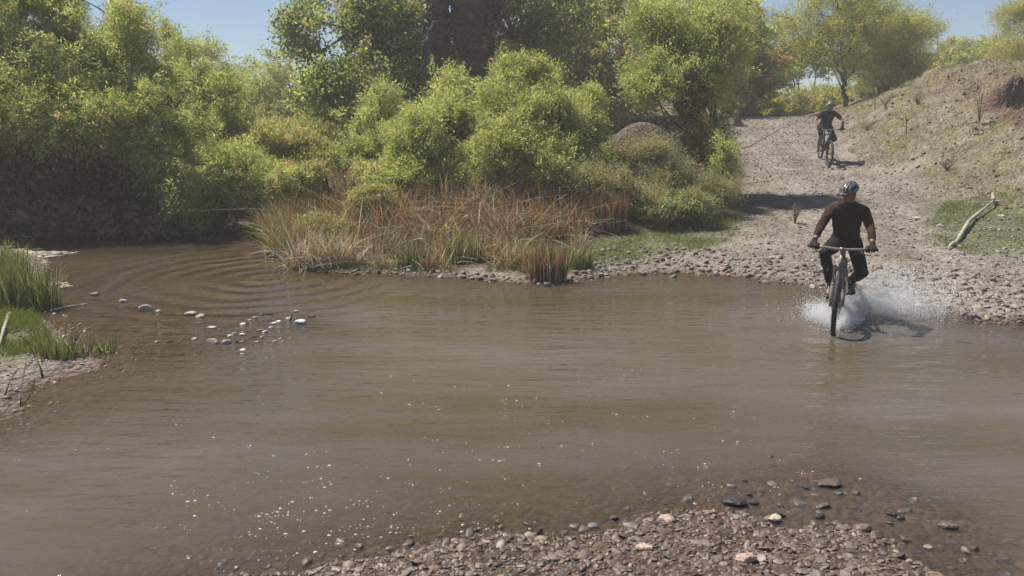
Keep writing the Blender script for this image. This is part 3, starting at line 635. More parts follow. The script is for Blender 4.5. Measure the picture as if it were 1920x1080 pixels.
tree('hanging_foliage', 'brownish half dead growth between the two massive trunks', 'vine', 24.9, 890, [(860, 60, 12, 70, .3), (866, 130, 14, 60, .3), (925, 120, 16, 60, -.2), (905, 205, 22, 30, -.3), (935, 30, 16, 50, .2)],
     pal=((.09, .07, .035), (.12, .10, .05), (.07, .05, .035)), nleaf=4500, ll=.11, lw=.05, dead=.3, stems=5, srad=.02, dz=.3, thin=1.5)
# trees behind
bgp = dict(pal=OLV, ll=.17, lw=.07, spray=.6, dz=2.0, group=GB, thin=2)
tree('background_tree', 'olive tree filling the gap under the leaning cottonwood', 'tree', 30, 650, [(660, 170, 80, 60), (740, 200, 80, 60), (600, 235, 60, 50), (690, 255, 90, 55), (810, 180, 60, 90)], nleaf=24000, **bgp)
tree('background_tree', 'olive tree right behind the twin trunked cottonwood', 'tree', 31, 1000, [(985, 60, 80, 80), (960, 150, 60, 80), (1040, 130, 70, 80), (1060, 210, 70, 60), (960, 240, 70, 60), (860, 240, 60, 60)], nleaf=32000, dead=.12, **bgp)
tree('background_tree', 'tall green tree filling the skyline left of the many stemmed willow', 'tree', 32, 1130, [(1105, 50, 80, 70), (1150, 110, 75, 75), (1190, 40, 60, 60), (1080, 160, 60, 60), (1160, 180, 70, 50)], nleaf=32000, dead=.08, **bgp)
tree('background_tree', 'bright green tree top behind the many stemmed willow', 'tree', 34, 1280, [(1270, 50, 90, 60), (1360, 50, 60, 50), (1330, 120, 70, 60), (1230, 120, 70, 60), (1403, 50, 28, 45)], nleaf=28000, **{**bgp, 'pal': WIL})
tree('background_tree', 'dark shady tree left of the crest of the track', 'tree', 36, 1400, [(1395, 120, 45, 45), (1385, 170, 40, 35), (1420, 150, 35, 35), (1440, 90, 50, 40)], nleaf=12000, gap=.02, dead=.25, **{**bgp, 'pal': COT})
tree('background_tree', 'dark tree with sky showing through it behind the crest', 'tree', 44, 1490, [(1470, 80, 50, 40), (1530, 110, 40, 40), (1480, 140, 30, 25), (1440, 130, 40, 30)], nleaf=11000, gap=.0, dead=.1, **{**bgp, 'pal': COT})
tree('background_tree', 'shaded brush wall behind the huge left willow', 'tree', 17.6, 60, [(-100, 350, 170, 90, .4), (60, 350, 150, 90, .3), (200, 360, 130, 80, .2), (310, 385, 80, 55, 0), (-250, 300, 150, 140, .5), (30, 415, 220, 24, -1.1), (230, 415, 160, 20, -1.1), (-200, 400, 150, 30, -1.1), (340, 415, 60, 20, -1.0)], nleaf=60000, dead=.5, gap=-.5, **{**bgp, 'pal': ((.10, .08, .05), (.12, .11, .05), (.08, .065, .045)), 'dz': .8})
tree('background_tree', 'green tree standing behind the gap between the left willows and the reeds', 'tree', 38, 470, [(450, 190, 70, 36), (550, 200, 80, 36), (370, 190, 70, 60), (620, 195, 50, 36)], nleaf=26000, **bgp)
# palo verdes
pv = dict(pal=PAV, ll=.16, lw=.022, spray=.75, per=20, droop=.25, thin=2, ntwig=1.2, gap=-.02, shell=.45)
tree('palo_verde_tree', 'tall airy yellow green tree with one straight trunk at the track crest', 'tree', 34, 1585,
     [(1510, 38, 50, 26), (1560, 20, 60, 35), (1600, 60, 50, 40), (1545, 85, 45, 35), (1630, 20, 55, 35), (1600, 110, 40, 30), (1580, -30, 80, 30)], nleaf=26000, stems=16, srad=.045, dz=1.5, group=GP,
     trunks=[[(1586, 235, 10), (1585, 190, 9), (1583, 155, 7)], [(1583, 158, 4.5), (1565, 110, 3.5), (1535, 55, 2)], [(1584, 155, 4.5), (1592, 90, 3.5), (1612, 20, 2)], [(1583, 150, 4.5), (1577, 80, 3.5), (1568, 0, 2)], [(1585, 158, 4), (1618, 100, 3), (1650, 50, 2)]], **pv)
tree('palo_verde_tree', 'bushy yellow green tree fanning out from the bank right of the straight trunk', 'tree', 36, 1640,
     [(1650, 60, 50, 45), (1700, 60, 55, 30), (1630, 110, 50, 40), (1680, 100, 50, 40), (1730, 50, 28, 18), (1655, 145, 40, 25), (1710, 120, 35, 30)], nleaf=34000, stems=26, srad=.05, dz=1.5, spread=.5, group=GP, **{**pv, 'gap': -.12})
tree('palo_verde_tree', 'yellow green tree half cut off by the right edge of the frame', 'tree', 40, 1925, [(1905, 35, 35, 22), (1925, 75, 50, 30), (1950, 20, 40, 30), (1890, 95, 35, 20)], nleaf=17000, stems=8, dz=1.5, group=GP, **pv)
for (px, Yd, lb, p_, lab) in [
    (1790, 46, [(1770, 110, 55, 28), (1820, 105, 50, 28), (1800, 85, 40, 14)], WIL, 'hazy green bushes above the middle of the bank'),
    (1870, 48, [(1870, 100, 55, 26), (1920, 105, 55, 28), (1850, 85, 30, 14)], OLV, 'hazy green bushes above the right end of the bank'),
    (1440, 38, [(1437, 200, 26, 24), (1420, 212, 26, 16)], PAV, 'bright yellow green bush on the crest left of the far rider'),
    (1500, 40, [(1495, 200, 45, 28), (1530, 195, 35, 30), (1465, 210, 35, 18)], OLV, 'wide dull green bush behind the far rider'),
    (1560, 39, [(1560, 195, 28, 28), (1590, 200, 30, 22)], WIL, 'light green bush at the foot of the straight trunk'),
    (1395, 35, [(1395, 218, 18, 14)], OLV, 'scrap of low bush at the left end of the crest'),
    (1660, 44, [(1660, 165, 50, 20), (1740, 130, 45, 25), (1620, 175, 40, 20)], OLV, 'low dull bush behind the shoulder of the bank')]:
    tree('distant_bush', lab, 'bush', Yd, px, lb, pal=p_, nleaf=11000, ll=.15, lw=.045, spray=.5, stems=6, srad=.03, group='bushes beyond the crest', dz=1.6, dead=.1, gap=-.3, shell=.2)

# dead branches, log, sticks
def branchy(name, label, cat, pts, rad, subs, m, parent=None, jit=.1, n=9):
    P = np.array(pts, float); org = P[0].copy(); o = empty(name, org)
    mb = MB(); tt = np.linspace(0, len(P)-1, len(P)*4); pp = np.stack([np.interp(tt, range(len(P)), P[:, j]) for j in range(3)], -1)
    pp[1:-1] += rng.normal(size=(len(pp)-2, 3))*.1*rad[0]; tube(mb, pp-org, np.interp(tt, np.linspace(0, len(P)-1, len(rad)), rad), n, jit=jit)
    mb.build('stem', M[m], o)
    for s_ in subs:
        b = MB(); q_ = np.array(s_[0], float); q2 = bez(q_[0], (q_[0]+q_[-1])/2+rng.normal(size=3)*.04, q_[-1], 6); tube(b, q2-org, np.linspace(s_[1], s_[1]*.25, 6), 6, jit=jit); b.build('branch', M[m], o)
    tag(o, label, cat); return o
h0 = hit(1790, 462); h1 = hit(1815, 425); h2 = hit(1838, 405); h3 = hit(1862, 385)
branchy('driftwood_log', 'bleached forked driftwood log lying across the green patch by the track', 'log', [h0+[0, 0, .05], h1+[0, 0, .09], h2+[0, 0, .09], h3+[0, 0, .10]], [.02, .036, .034, .02, .016],
        [((h3+[0, 0, .1], hit(1858, 380)+[0, 0, .2]), .05), ((h3+[0, 0, .08], hit(1884, 386)+[0, 0, .10]), .03), ((h0+[0, 0, .05], hit(1806, 466)+[.0, 0, .03]), .05), ((h0+[0, 0, .05], hit(1778, 470)+[.0, 0, .02]), .04)], 'log', jit=.16, n=14)
b0 = hit(1345, 340)
branchy('dead_branch', 'bleached dead forked branch at the foot of the many stemmed willow', 'branch', [b0, A(1347, 315, b0[1]), A(1335, 285, b0[1]), A(1328, 262, b0[1])], [.035, .03, .018, .01],
        [((A(1347, 315, b0[1]), A(1360, 300, b0[1])), .014), ((A(1335, 285, b0[1]), A(1343, 252, b0[1])), .012), ((A(1330, 270, b0[1]), A(1315, 250, b0[1])), .01)], 'log')
b0 = hit(1385, 290)
branchy('bare_branch', 'thin bare branch reaching out over the track', 'branch', [b0+[-.2, 0, .1], A(1405, 275, b0[1]), A(1440, 255, b0[1]), A(1468, 238, b0[1])], [.02, .015, .01, .005],
        [((A(1405, 275, b0[1]), A(1450, 268, b0[1])), .006), ((A(1425, 262, b0[1]), A(1440, 240, b0[1])), .006), ((A(1395, 280, b0[1]), A(1420, 285, b0[1])), .006)], 'bark')
for (px, py, hh, lab) in [(1640, 205, 45, 'tall thin dead stalk on the shoulder of the bank'), (1699, 255, 42, 'short bleached stake standing in the middle of the bank slope')]:
    b0 = hit(px, py); branchy('dead_stalk', lab, 'stalk', [b0+[0, 0, -.05], A(px+1, py-hh*.5, b0[1]), A(px-1, py-hh, b0[1])], [.016, .011, .005],
        [((A(px, py-hh*.6, b0[1]), A(px+8, py-hh*.9, b0[1])), .006), ((A(px, py-hh*.4, b0[1]), A(px-8, py-hh*.6, b0[1])), .006)], 'bark')
stub = hit(1382, 236)
branchy('tree_stump', 'reddish brown broken stump in the shade at the left end of the crest', 'stump', [stub+[0, 0, -.1], A(1381, 225, stub[1]), A(1384, 207, stub[1])], [.17, .13, .12],
        [((A(1382, 228, stub[1]), A(1396, 234, stub[1])), .06)], 'bark')
def stick(px, py, px2, py2, r, lab, name='floating_stick', m='log', lift=0):
    a = hit(px, py); b = hit(px2, py2); a[2] = max(a[2], 0)+.012; b[2] = max(b[2], 0)+.012+lift
    mb = MB(); q_ = bez(a, (a+b)/2+np.array([0, 0, .02+lift*.3]), b, 8); tube(mb, q_-a, np.linspace(r, r*.4, 8), 6, jit=.15); o = mb.build(name, M[m]); o.location = a; tag(o, lab, 'stick', 'sticks in the pool')
stick(95, 585, 165, 572, .018, 'long pale stick floating just right of the grassy spit')
stick(322, 441, 342, 441, .02, 'short white stick floating under the willow shrub')
stick(20, 443, 62, 447, .016, 'thin stick floating at the far left under the huge willow')
stick(545, 603, 552, 596, .012, 'short dark stick propped on the bright white stone', m='bark', lift=.08)
stick(18, 590, 0, 660, .028, 'grey driftwood piece lying on the left spit', name='driftwood_piece', m='log', lift=.05)
for (a, b, c, d_, lab) in [(38, 762, 55, 700, 'dark bent twig standing in the shallows at the left edge'), (10, 745, 40, 725, 'dark twig lying low at the left edge'), (80, 712, 65, 680, 'short dark twig at the tip of the pebbly spit')]:
    stick(a, b, c, d_, .007, lab, name='twig', m='bark', lift=.15)

# reeds
RUST = [(.34, .17, .10), (.40, .22, .14), (.20, .11, .08)]; STRAW = [(.56, .45, .33), (.42, .32, .22), (.68, .57, .44)]; GRN = [(.16, .19, .07), (.22, .25, .09), (.26, .26, .11)]
def reed(n, pts, lo, hi, w, lean, bend, mixw, hub=None):
    """mixw: weights rust, straw, green"""
    n = len(pts); L = rng.uniform(lo, hi, n); up = np.array([0, 0, 1.])
    d = rng.normal(size=(n, 3))*lean; d[:, 2] = 1; d = unit(d)
    bd = rng.normal(size=(n, 3)); bd[:, 2] = -np.abs(bd[:, 2])*.9; bd = bd*(bend*L*rng.random(n)**1.5)[:, None]
    k = rng.choice(3, n, p=np.array(mixw)/sum(mixw)); j = rng.integers(3, size=n); pal = np.array([RUST, STRAW, GRN])
    c = pal[k, j]*np.exp(rng.normal(-.05, .5, (n, 1))); c = np.minimum(c, .8); V, Fq, kk = ribbons(pts-[0, 0, .03], d, L, w*rng.uniform(.6, 1.8, n), bd, 4)
    return V, Fq, np.repeat(c, kk, 0)
def polypts(pix, n, clump=None, z0=True):
    W = np.array([hit(*p)[:2] for p in pix]); lo, hi = W.min(0), W.max(0); x = rng.uniform(lo[0], hi[0], n*6); y = rng.uniform(lo[1], hi[1], n*6)
    k = sdist(W, x, y) > 0
    if clump is not None: k &= fbm(x*clump+3, y*clump, 2) > rng.uniform(-.45, .25, len(x))
    x, y = x[k][:n], y[k][:n]; return np.stack([x, y, np.maximum(H(x, y), -.03)], -1)
def reeds(name, sets, label=None, group=None, stuff=False, org=None):
    V = []; Fs = []; C_ = []; o = 0
    for v, f, c in sets: V.append(v); Fs.append(f+o); C_.append(c); o += len(v)
    V = np.concatenate(V); org = np.array([V[:, 0].mean(), V[:, 1].mean(), V[:, 2].min()])
    ob = npmesh(name, V-org, np.concatenate(Fs), M['straw'], np.concatenate(C_), False); ob.location = org
    tag(ob, label, None if stuff else 'reeds', group, 'stuff' if stuff else None); return ob
back = polypts([(505, 418), (540, 400), (700, 395), (900, 390), (1060, 385), (1140, 400), (1090, 440), (960, 470), (820, 455), (640, 460), (530, 455)], 15000, 1.8)
front = polypts([(510, 465), (560, 498), (700, 504), (860, 508), (1000, 512), (1070, 500), (1100, 460), (960, 450), (700, 450)], 7500, 1.5)
left = polypts([(478, 428), (500, 450), (525, 485), (560, 480), (540, 430), (500, 415)], 2200, 1.2)
reeds('reed_bed', [reed(0, back[:9000], .4, 1.05, .014, .38, 1.1, (6.5, 2.2, 1.8)), reed(0, front, .15, .5, .011, .3, .7, (4, 3, 3.5)), reed(0, left, .4, .85, .012, .2, .5, (2.5, 2, 4)), reed(0, back[9000:10500], .3, .8, .03, .9, .9, (3, 6, .5)), reed(0, front[:700], .2, .55, .024, .9, .8, (2, 6, 1))], 'tangled dry and green reeds covering the far bank', stuff=True)
def clumpat(px, py, n, r, ry=.6):
    c = hit(px, py); a = rng.uniform(0, 2*np.pi, n); q_ = np.sqrt(rng.random(n)); x = c[0]+np.cos(a)*q_*r; y = c[1]+np.sin(a)*q_*r*ry
    return np.stack([x, y, np.maximum(H(x, y), -.03)], -1)
GR = 'standing reed clumps of the far bank'
for (px, py, n, r, lo, hi, lean, bend, mw, lab) in [
    (600, 496, 900, .55, .35, .75, .35, 1.0, (1.5, 7, .5), 'pale drooping reed clump bending into the water at the left tip'),
    (545, 475, 500, .35, .4, .8, .3, .8, (3, 4, 2), 'mixed reed clump just left of the pale drooping one'),
    (1135, 430, 1300, .38, .5, .75, .08, .25, (8, 1, 1.2), 'upright orange brown reed clump nearest the track'),
    (1095, 432, 400, .3, .3, .6, .5, .8, (1, 7, 1), 'pale broken reeds fanning left of the orange clump'),
    (1025, 524, 620, .28, .3, .66, .1, .3, (6, 2, 3), 'slender reddish clump standing at the waterline'),
    (985, 500, 400, .3, .2, .5, .25, .6, (2, 5, 2), 'short straw coloured clump beside the slender reddish one'),
    (900, 400, 1600, .9, .55, 1.0, .35, 1.5, (2, 8, .3), 'large heap of pinkish bent straw in the middle of the bank'),
    (840, 390, 700, .5, .6, 1.1, .12, .5, (6, 2, 1.5), 'tall rusty clump left of the large straw heap'),
    (720, 425, 1200, .6, .5, 1.0, .35, 1.2, (6, 3, .6), 'broad rusty clump with fallen stalks in the left middle of the bank'),
    (560, 420, 900, .6, .5, .95, .3, 1.0, (6, 2, 1), 'rusty clump above the left tip of the bank'),
    (655, 400, 500, .4, .6, 1.1, .12, .4, (4, 3, 3), 'upright clump between the two rusty clumps'),
    (1180, 400, 500, .45, .3, .6, .3, .9, (3, 3, 3), 'low dry clump right of the orange clump'),
    (1240, 410, 400, .4, .2, .45, .4, .9, (4, 4, 2), 'flattened brown clump in the grass toward the track'),
    (1160, 320, 700, .55, .4, .8, .4, 1.1, (7, 3, .5), 'rusty clump under the dark earth mound'),
    (770, 500, 320, .25, .25, .5, .12, .3, (1, 1, 8), 'green rushes at the waterline right of the pale drooping clump'),
    (870, 490, 420, .32, .25, .55, .1, .3, (1, 1, 9), 'green rushes in the middle of the waterline'),
    (1085, 500, 260, .2, .2, .42, .12, .3, (1, 1, 8), 'green rushes right of the slender reddish clump')]:
    reeds('reed_clump', [reed(n, clumpat(px, py, n, r), lo, hi, .014, lean, bend, mw)], lab, GR)
# left spit rushes
for (px, py, n, r, lo, hi, mw, lab) in [(45, 575, 900, .45, .35, .75, (0.2, .3, 9), 'tall green rush clump on the left spit'), (5, 520, 500, .4, .35, .7, (.3, .5, 9), 'green rush clump at the left frame edge behind the tall one'),
    (105, 668, 200, .2, .15, .35, (1, 1, 7), 'sparse dark rushes at the near side of the left spit'), (150, 665, 90, .14, .12, .3, (1, 1, 6), 'few short rushes in the water off the left spit'),
    (198, 660, 35, .1, .12, .28, (1, 2, 5), 'last thin rush sprigs rightmost off the left spit')]:
    reeds('rush_clump', [reed(n, clumpat(px, py, n, r), lo, hi, .011, .15, .3, mw)], lab, 'rushes of the left spit')
# grass
def grass(pix, n, lo, hi, cols, clump=1.5, w=.008):
    P = polypts(pix, n, clump); n = len(P); L = rng.uniform(lo, hi, n); d = rng.normal(size=(n, 3))*.45; d[:, 2] = 1
    c = np.array(cols)[rng.integers(len(cols), size=n)]*rng.uniform(.75, 1.25, (n, 1)); V, Fq, k = ribbons(P-[0, 0, .01], unit(d), L, np.full(n, w), rng.normal(size=(n, 3))*(L*.3)[:, None]*[1, 1, .2], 2)
    return V, Fq, np.repeat(c, k, 0)
GC = [(.15, .19, .045), (.20, .22, .06), (.27, .25, .12), (.11, .15, .04)]; DC_ = [(.36, .31, .17), (.26, .24, .11), (.42, .37, .23), (.20, .20, .08)]
reeds('grass', [grass([(900, 512), (930, 490), (1060, 490), (1160, 455), (1260, 430), (1350, 395), (1375, 340), (1400, 400), (1370, 455), (1250, 480), (1130, 500), (1050, 512)], 15000, .03, .12, GC, 1.2),
    grass([(1735, 430), (1770, 380), (1850, 365), (1930, 365), (2050, 370), (2050, 480), (1920, 482), (1820, 478), (1760, 455)], 9000, .03, .09, GC, 1.0),
    grass([(-80, 600), (0, 575), (70, 590), (100, 640), (90, 665), (0, 670), (-80, 680)], 7000, .04, .14, [(.24, .28, .05), (.16, .22, .05), (.2, .2, .06)], 1.5),
    grass([(560, 505), (700, 508), (900, 510), (900, 470), (560, 470)], 4500, .04, .15, GC+DC_, 1.5),
    grass([(1150, 420), (1260, 340), (1390, 330), (1390, 420), (1250, 450)], 6000, .05, .18, DC_+GC, 1.5)], 'short green grass of the banks', stuff=True)
x = rng.uniform(9, 24, 95000); y = rng.uniform(13, 32, 95000); r_ = Hd(x, y); k = (r_[5] > .3) & (fbm(x*1.0+50, y*1.0, 3) > rng.uniform(-.25, .3, len(x))); k &= rng.random(len(x)) < .85
P = np.stack([x[k], y[k], r_[0][k]], -1); n = len(P); L = rng.uniform(.04, .17, n); d = rng.normal(size=(n, 3))*.6; d[:, 2] = 1
V, Fq, kk = ribbons(P, unit(d), L, np.full(n, .014), rng.normal(size=(n, 3))*(L*.3)[:, None], 2)
ob = npmesh('dry_grass', V, Fq, M['straw'], np.repeat(np.array(DC_)[rng.integers(4, size=n)]*rng.uniform(.8, 1.2, (n, 1)), kk, 0)); tag(ob, 'sparse dry herbs on the earth bank', kind='stuff')
# dry weeds on the bank
for (px, py, hh, sp_, lab) in [(1835, 235, 75, 16, 'spindly dry weed below the cut pit'), (1660, 200, 30, 24, 'dark dry weed on the upper left slope of the bank'), (1720, 195, 20, 14, 'low dry weed near the eroded brow'),
                               (1625, 245, 26, 26, 'brown tuft at the foot of the bank right of the far rider'), (1775, 320, 25, 22, 'small dry weed low on the bank slope'), (1490, 420, 40, 8, 'faint dry stem standing on the track left of the near rider')]:
    b0 = hit(px, py); k_ = b0[1]/F; n = 26; o = empty('dry_weed', b0); V_ = MB()
    for i in range(n//2):
        a = rng.uniform(-1, 1)*sp_*k_; tube(V_, bez(np.zeros(3), [a*.3, rng.uniform(-.1, .1), hh*k_*.5], [a, rng.uniform(-.2, .2), hh*k_*rng.uniform(.5, 1)], 5), np.linspace(.006, .002, 5), 4)
    V_.build('stems', M['bark'], o)
    n = 500; t = rng.random(n); a = rng.uniform(-1, 1, n)*sp_*k_*t; P = np.stack([a, rng.uniform(-.15, .15, n)*t, hh*k_*t*rng.uniform(.6, 1, n)], -1)
    V, Fq, Cv = leaves(P, unit(rng.normal(size=(n, 3))), np.full(n, .03), np.full(n, .012), np.array([(.16, .13, .08)])*rng.uniform(.6, 1.8, (n, 1)))
    npmesh('leaves', V, Fq, M['leaf'], Cv, False, o); tag(o, lab, 'weed', 'dry weeds')
# floating mats, then white flecks modelled as sun glints
def discs(P, r, col, name, label):
    n = len(P); a = np.linspace(0, 2*np.pi, 8, endpoint=False); rr = r[:, None]*rng.uniform(.5, 1.2, (n, 8))
    top = np.stack([P[:, 0:1]+np.cos(a)*rr, P[:, 1:2]+np.sin(a)*rr*.55, np.full((n, 8), .012)+rng.uniform(0, .006, (n, 1))], -1)
    bot = top*1.0; bot[..., 2] -= .02; V = np.concatenate([top, bot], 1).reshape(-1, 3); o8 = (np.arange(n)*16)[:, None]
    f8 = np.arange(8)[None]+o8; q_ = np.concatenate([np.stack([o8[:, 0]+i, o8[:, 0]+8+i, o8[:, 0]+8+(i+1) % 8, o8[:, 0]+(i+1) % 8], -1) for i in range(8)])
    o = npmesh(name, V, [f8, q_], M['algae'], np.repeat(col*rng.uniform(.7, 1.2, (n, 1)), 16, 0)); tag(o, label, kind='stuff')
W = np.array([G(*p) for p in [(-60, 455), (60, 466), (150, 472), (120, 482), (85, 486), (90, 500), (60, 505), (-60, 500)]]); x = rng.uniform(W[:, 0].min(), W[:, 0].max(), 2500); y = rng.uniform(W[:, 1].min(), W[:, 1].max(), 2500)
k = (sdist(W, x, y) > 0) & (fbm(x*1.5, y*4, 2) > -.1); P = np.stack([x[k], y[k], 0*x[k]], -1); P = P[:420]
W2 = np.array([G(*p) for p in [(70, 545), (75, 525), (130, 532), (135, 542)]]); 
x = rng.uniform(W2[:, 0].min(), W2[:, 0].max(), 200); y = rng.uniform(W2[:, 1].min(), W2[:, 1].max(), 200); k = sdist(W2, x, y) > 0; P = np.vstack([P, np.stack([x[k], y[k], 0*x[k]], -1)[:45]])
discs(P, rng.uniform(.02, .09, len(P)), np.array([(.42, .36, .27)]), 'algae_mat', 'pale floating mats behind the left spit')

# sun glints on the near water, modelled as small white flecks
x, y = [], []
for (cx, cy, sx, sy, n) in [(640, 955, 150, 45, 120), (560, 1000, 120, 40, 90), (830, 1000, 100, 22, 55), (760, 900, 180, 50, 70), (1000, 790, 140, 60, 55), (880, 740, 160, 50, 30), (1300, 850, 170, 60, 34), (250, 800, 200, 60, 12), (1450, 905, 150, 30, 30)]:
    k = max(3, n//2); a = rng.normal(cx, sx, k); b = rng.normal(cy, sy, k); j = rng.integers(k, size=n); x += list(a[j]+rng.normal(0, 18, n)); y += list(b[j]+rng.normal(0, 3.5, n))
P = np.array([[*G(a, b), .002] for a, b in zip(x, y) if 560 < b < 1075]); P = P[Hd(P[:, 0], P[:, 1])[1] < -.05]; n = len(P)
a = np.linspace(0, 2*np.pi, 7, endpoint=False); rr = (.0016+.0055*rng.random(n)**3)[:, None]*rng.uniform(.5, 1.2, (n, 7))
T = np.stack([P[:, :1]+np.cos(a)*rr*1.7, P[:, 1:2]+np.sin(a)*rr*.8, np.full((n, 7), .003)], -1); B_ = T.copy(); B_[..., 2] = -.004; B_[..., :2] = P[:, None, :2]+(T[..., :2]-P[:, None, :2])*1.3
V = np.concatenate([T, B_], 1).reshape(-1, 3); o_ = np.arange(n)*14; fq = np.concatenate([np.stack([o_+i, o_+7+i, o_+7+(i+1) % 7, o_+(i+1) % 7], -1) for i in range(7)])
tag(npmesh('glint_flecks', V, [np.arange(7)[None]+o_[:, None], fq], M['foam']), 'small white flecks standing for sun glints on the near water', kind='stuff')

# ------------------------------------------------------------------ bicycles
def torus(mb, R0, r0, nR=64, nr=10, knob=0, flat=1.0):
    """ring in the local YZ plane"""
    a = np.linspace(0, 2*np.pi, nR, endpoint=False); b = np.linspace(0, 2*np.pi, nr, endpoint=False)
    rr = r0*np.ones((nR, nr))
    if knob: rr = rr+knob*((np.arange(nR)[:, None] % 2) == 0)*(np.cos(b)[None] > .2)*(np.abs(np.sin(b*3))[None] > .3)
    ra = R0+np.cos(b)[None]*rr; V = np.stack([np.sin(b)[None]*rr*flat+0*a[:, None], ra*np.cos(a)[:, None], ra*np.sin(a)[:, None]], -1).reshape(-1, 3)
    q_ = [(i*nr+j, ((i+1) % nR)*nr+j, ((i+1) % nR)*nr+(j+1) % nr, i*nr+(j+1) % nr) for i in range(nR) for j in range(nr)]
    mb.add(V, np.array(q_))
def cyl(mb, p0, p1, r, n=12): tube(mb, [p0, (np.array(p0)+p1)/2, p1], r, n)
def part(name, m, parent, fn, loc=(0, 0, 0)):
    b = MB(); fn(b); o = b.build(name, M[m], parent); o.location = loc; return o
BAR = (.52, 1.00)
def bicycle(label, fpaint='framepaint', fork='forkpaint'):
    root = empty('mountain_bike'); tag(root, label, 'bicycle', 'mountain bikes')
    FH = np.array([0, .72, .365]); RH = np.array([0, -.44, .365]); BB = np.array([0, 0, .335]); HT = np.array([0, .475, .90]); HB = np.array([0, .51, .78]); ST = np.array([0, -.17, .79])
    for hub in (FH, RH):
        wroot = part('wheel', 'alloy', root, lambda b: cyl(b, [-.05, 0, 0], [.05, 0, 0], .018), hub)
        part('tyre', 'rubber', wroot, lambda b: torus(b, .338, .028, 96, 12, .005))
        part('rim', 'black', wroot, lambda b: torus(b, .305, .014, 64, 8, 0, 1.1))
        def spk(b):
            for i in range(28):
                a = i*2*np.pi/28; a2 = a+.35*(1 if i % 2 else -1); x = .03 if i % 4 < 2 else -.03
                tube(b, [[x, .02*math.cos(a2), .02*math.sin(a2)], [x*.4, .17*math.cos(a), .17*math.sin(a)], [0, .3*math.cos(a), .3*math.sin(a)]], .0013, 4)
        part('spokes', 'alloy', wroot, spk)
        part('brake_disc', 'alloy', wroot, lambda b: torus(b, .075, .008, 32, 6, 0, .2), (-.045, 0, 0))
    def fr(b):
        tube(b, [HT+[0, -.02, -.03], (HT+ST)/2+[0, 0, -.05], ST+[0, 0, -.06]], [.021, .019, .017], 12)
        tube(b, [HB, (HB+BB)/2+[0, .02, .02], BB], [.03, .033, .03], 14); tube(b, [BB, ST], .018, 12); tube(b, [HB-[0, -.01, .03], HT+[0, -.005, .02]], .026, 14)
        for x in (-1, 1):
            tube(b, [BB+[.035*x, -.04, 0], [.055*x, -.25, .35], RH+[.065*x, 0, 0]], [.013, .012, .010], 8)
            tube(b, [ST+[.02*x, 0, -.1], [.05*x, -.3, .58], RH+[.065*x, 0, 0]], [.010, .010, .009], 8)
        cyl(b, BB-[.04, 0, 0], BB+[.04, 0, 0], .028)
    part('frame', fpaint, root, fr)
    def fk(b):
        ax = (HB-FH); ax = (HB+np.array([0, .0, -.02])-FH); n_ = ax/np.linalg.norm(ax)
        top = HB+np.array([0, .012, -.035])
        for x in (-1, 1):
            tube(b, [top+[.055*x, 0, -.0], top+[.062*x, .03, -.12], FH+[.062*x, 0, .12], FH+[.062*x, 0, 0]], [.019, .021, .024, .017], 12)
        tube(b, [top+[-.066, .0, 0], top+[0, .0, .03], top+[.066, 0, 0]], [.02, .026, .02], 12)
        tube(b, [top+[-.058, .055, -.13], top+[-.045, .085, -.08], top+[0, .095, -.065], top+[.045, .085, -.08], top+[.058, .055, -.13]], .011, 8)
    part('fork', fork, root, fk)
    def hb(b):
        by, bz = BAR; tube(b, [[-.375, by-.03, bz+.005], [-.2, by-.01, bz], [-.05, by, bz-.01], [.05, by, bz-.01], [.2, by-.01, bz], [.375, by-.03, bz+.005]], .0155, 12)
        tube(b, [HT+[0, 0, .02], HT+[0, .02, .06], [0, by, bz-.01]], .019, 10); box(b, (0, by+.012, bz-.01), (.05, .028, .042))
    ho = part('handlebar', 'alloy', root, hb)
    for x in (-1, 1):
        part('grip', 'black', ho, lambda b: tube(b, [[.245*x, BAR[0]-.013, BAR[1]], [.31*x, BAR[0]-.02, BAR[1]+.002], [.375*x, BAR[0]-.03, BAR[1]+.005]], [.0185, .0175, .019], 14))
        part('brake_lever', 'black', ho, lambda b: (tube(b, [[.20*x, BAR[0]+.005, BAR[1]-.01], [.21*x, BAR[0]+.05, BAR[1]-.03], [.25*x, BAR[0]+.06, BAR[1]-.045], [.31*x, BAR[0]+.055, BAR[1]-.05]], [.014, .010, .007, .006], 8)))
        part('brake_cable', 'black', ho, lambda b: tube(b, bez([.2*x, BAR[0]+.03, BAR[1]-.01], [.12*x, BAR[0]+.16, BAR[1]-.02], [.03*x, HT[1]+.05, HT[2]-.14], 10), .0035, 5))
    def sd(b):
        tube(b, [[0, -.34, .925], [0, -.29, .945], [0, -.20, .94], [0, -.10, .935], [0, -.05, .925]], [.03, .062, .042, .022, .014], 14); tube(b, [[-.04, -.31, .935], [-.03, -.24, .938], [0, -.15, .93]], [.04, .032, .015], 10); tube(b, [[.04, -.31, .935], [.03, -.24, .938], [0, -.15, .93]], [.04, .032, .015], 10)
    part('saddle', 'black', root, sd); part('seat_post', 'alloy', root, lambda b: cyl(b, ST-[0, -.01, .03], [0, -.22, .92], .015))
    cr = part('crankset', 'alloy', root, lambda b: (torus(b, .065, .006, 32, 6, .004, .6), tube(b, [[.0, 0, 0], [.0, .17, 0]], .011, 8), tube(b, [[-.10, 0, 0], [-.10, -.17, 0]], .011, 8), cyl(b, [-.10, 0, 0], [0, 0, 0], .014)), BB+[.052, 0, 0])
    for x, y in ((1, 1), (-1, -1)):
        part('pedal', 'black', cr, lambda b: (box(b, ((.055 if x > 0 else -.155), .17*y, 0), (.09, .085, .018)),))
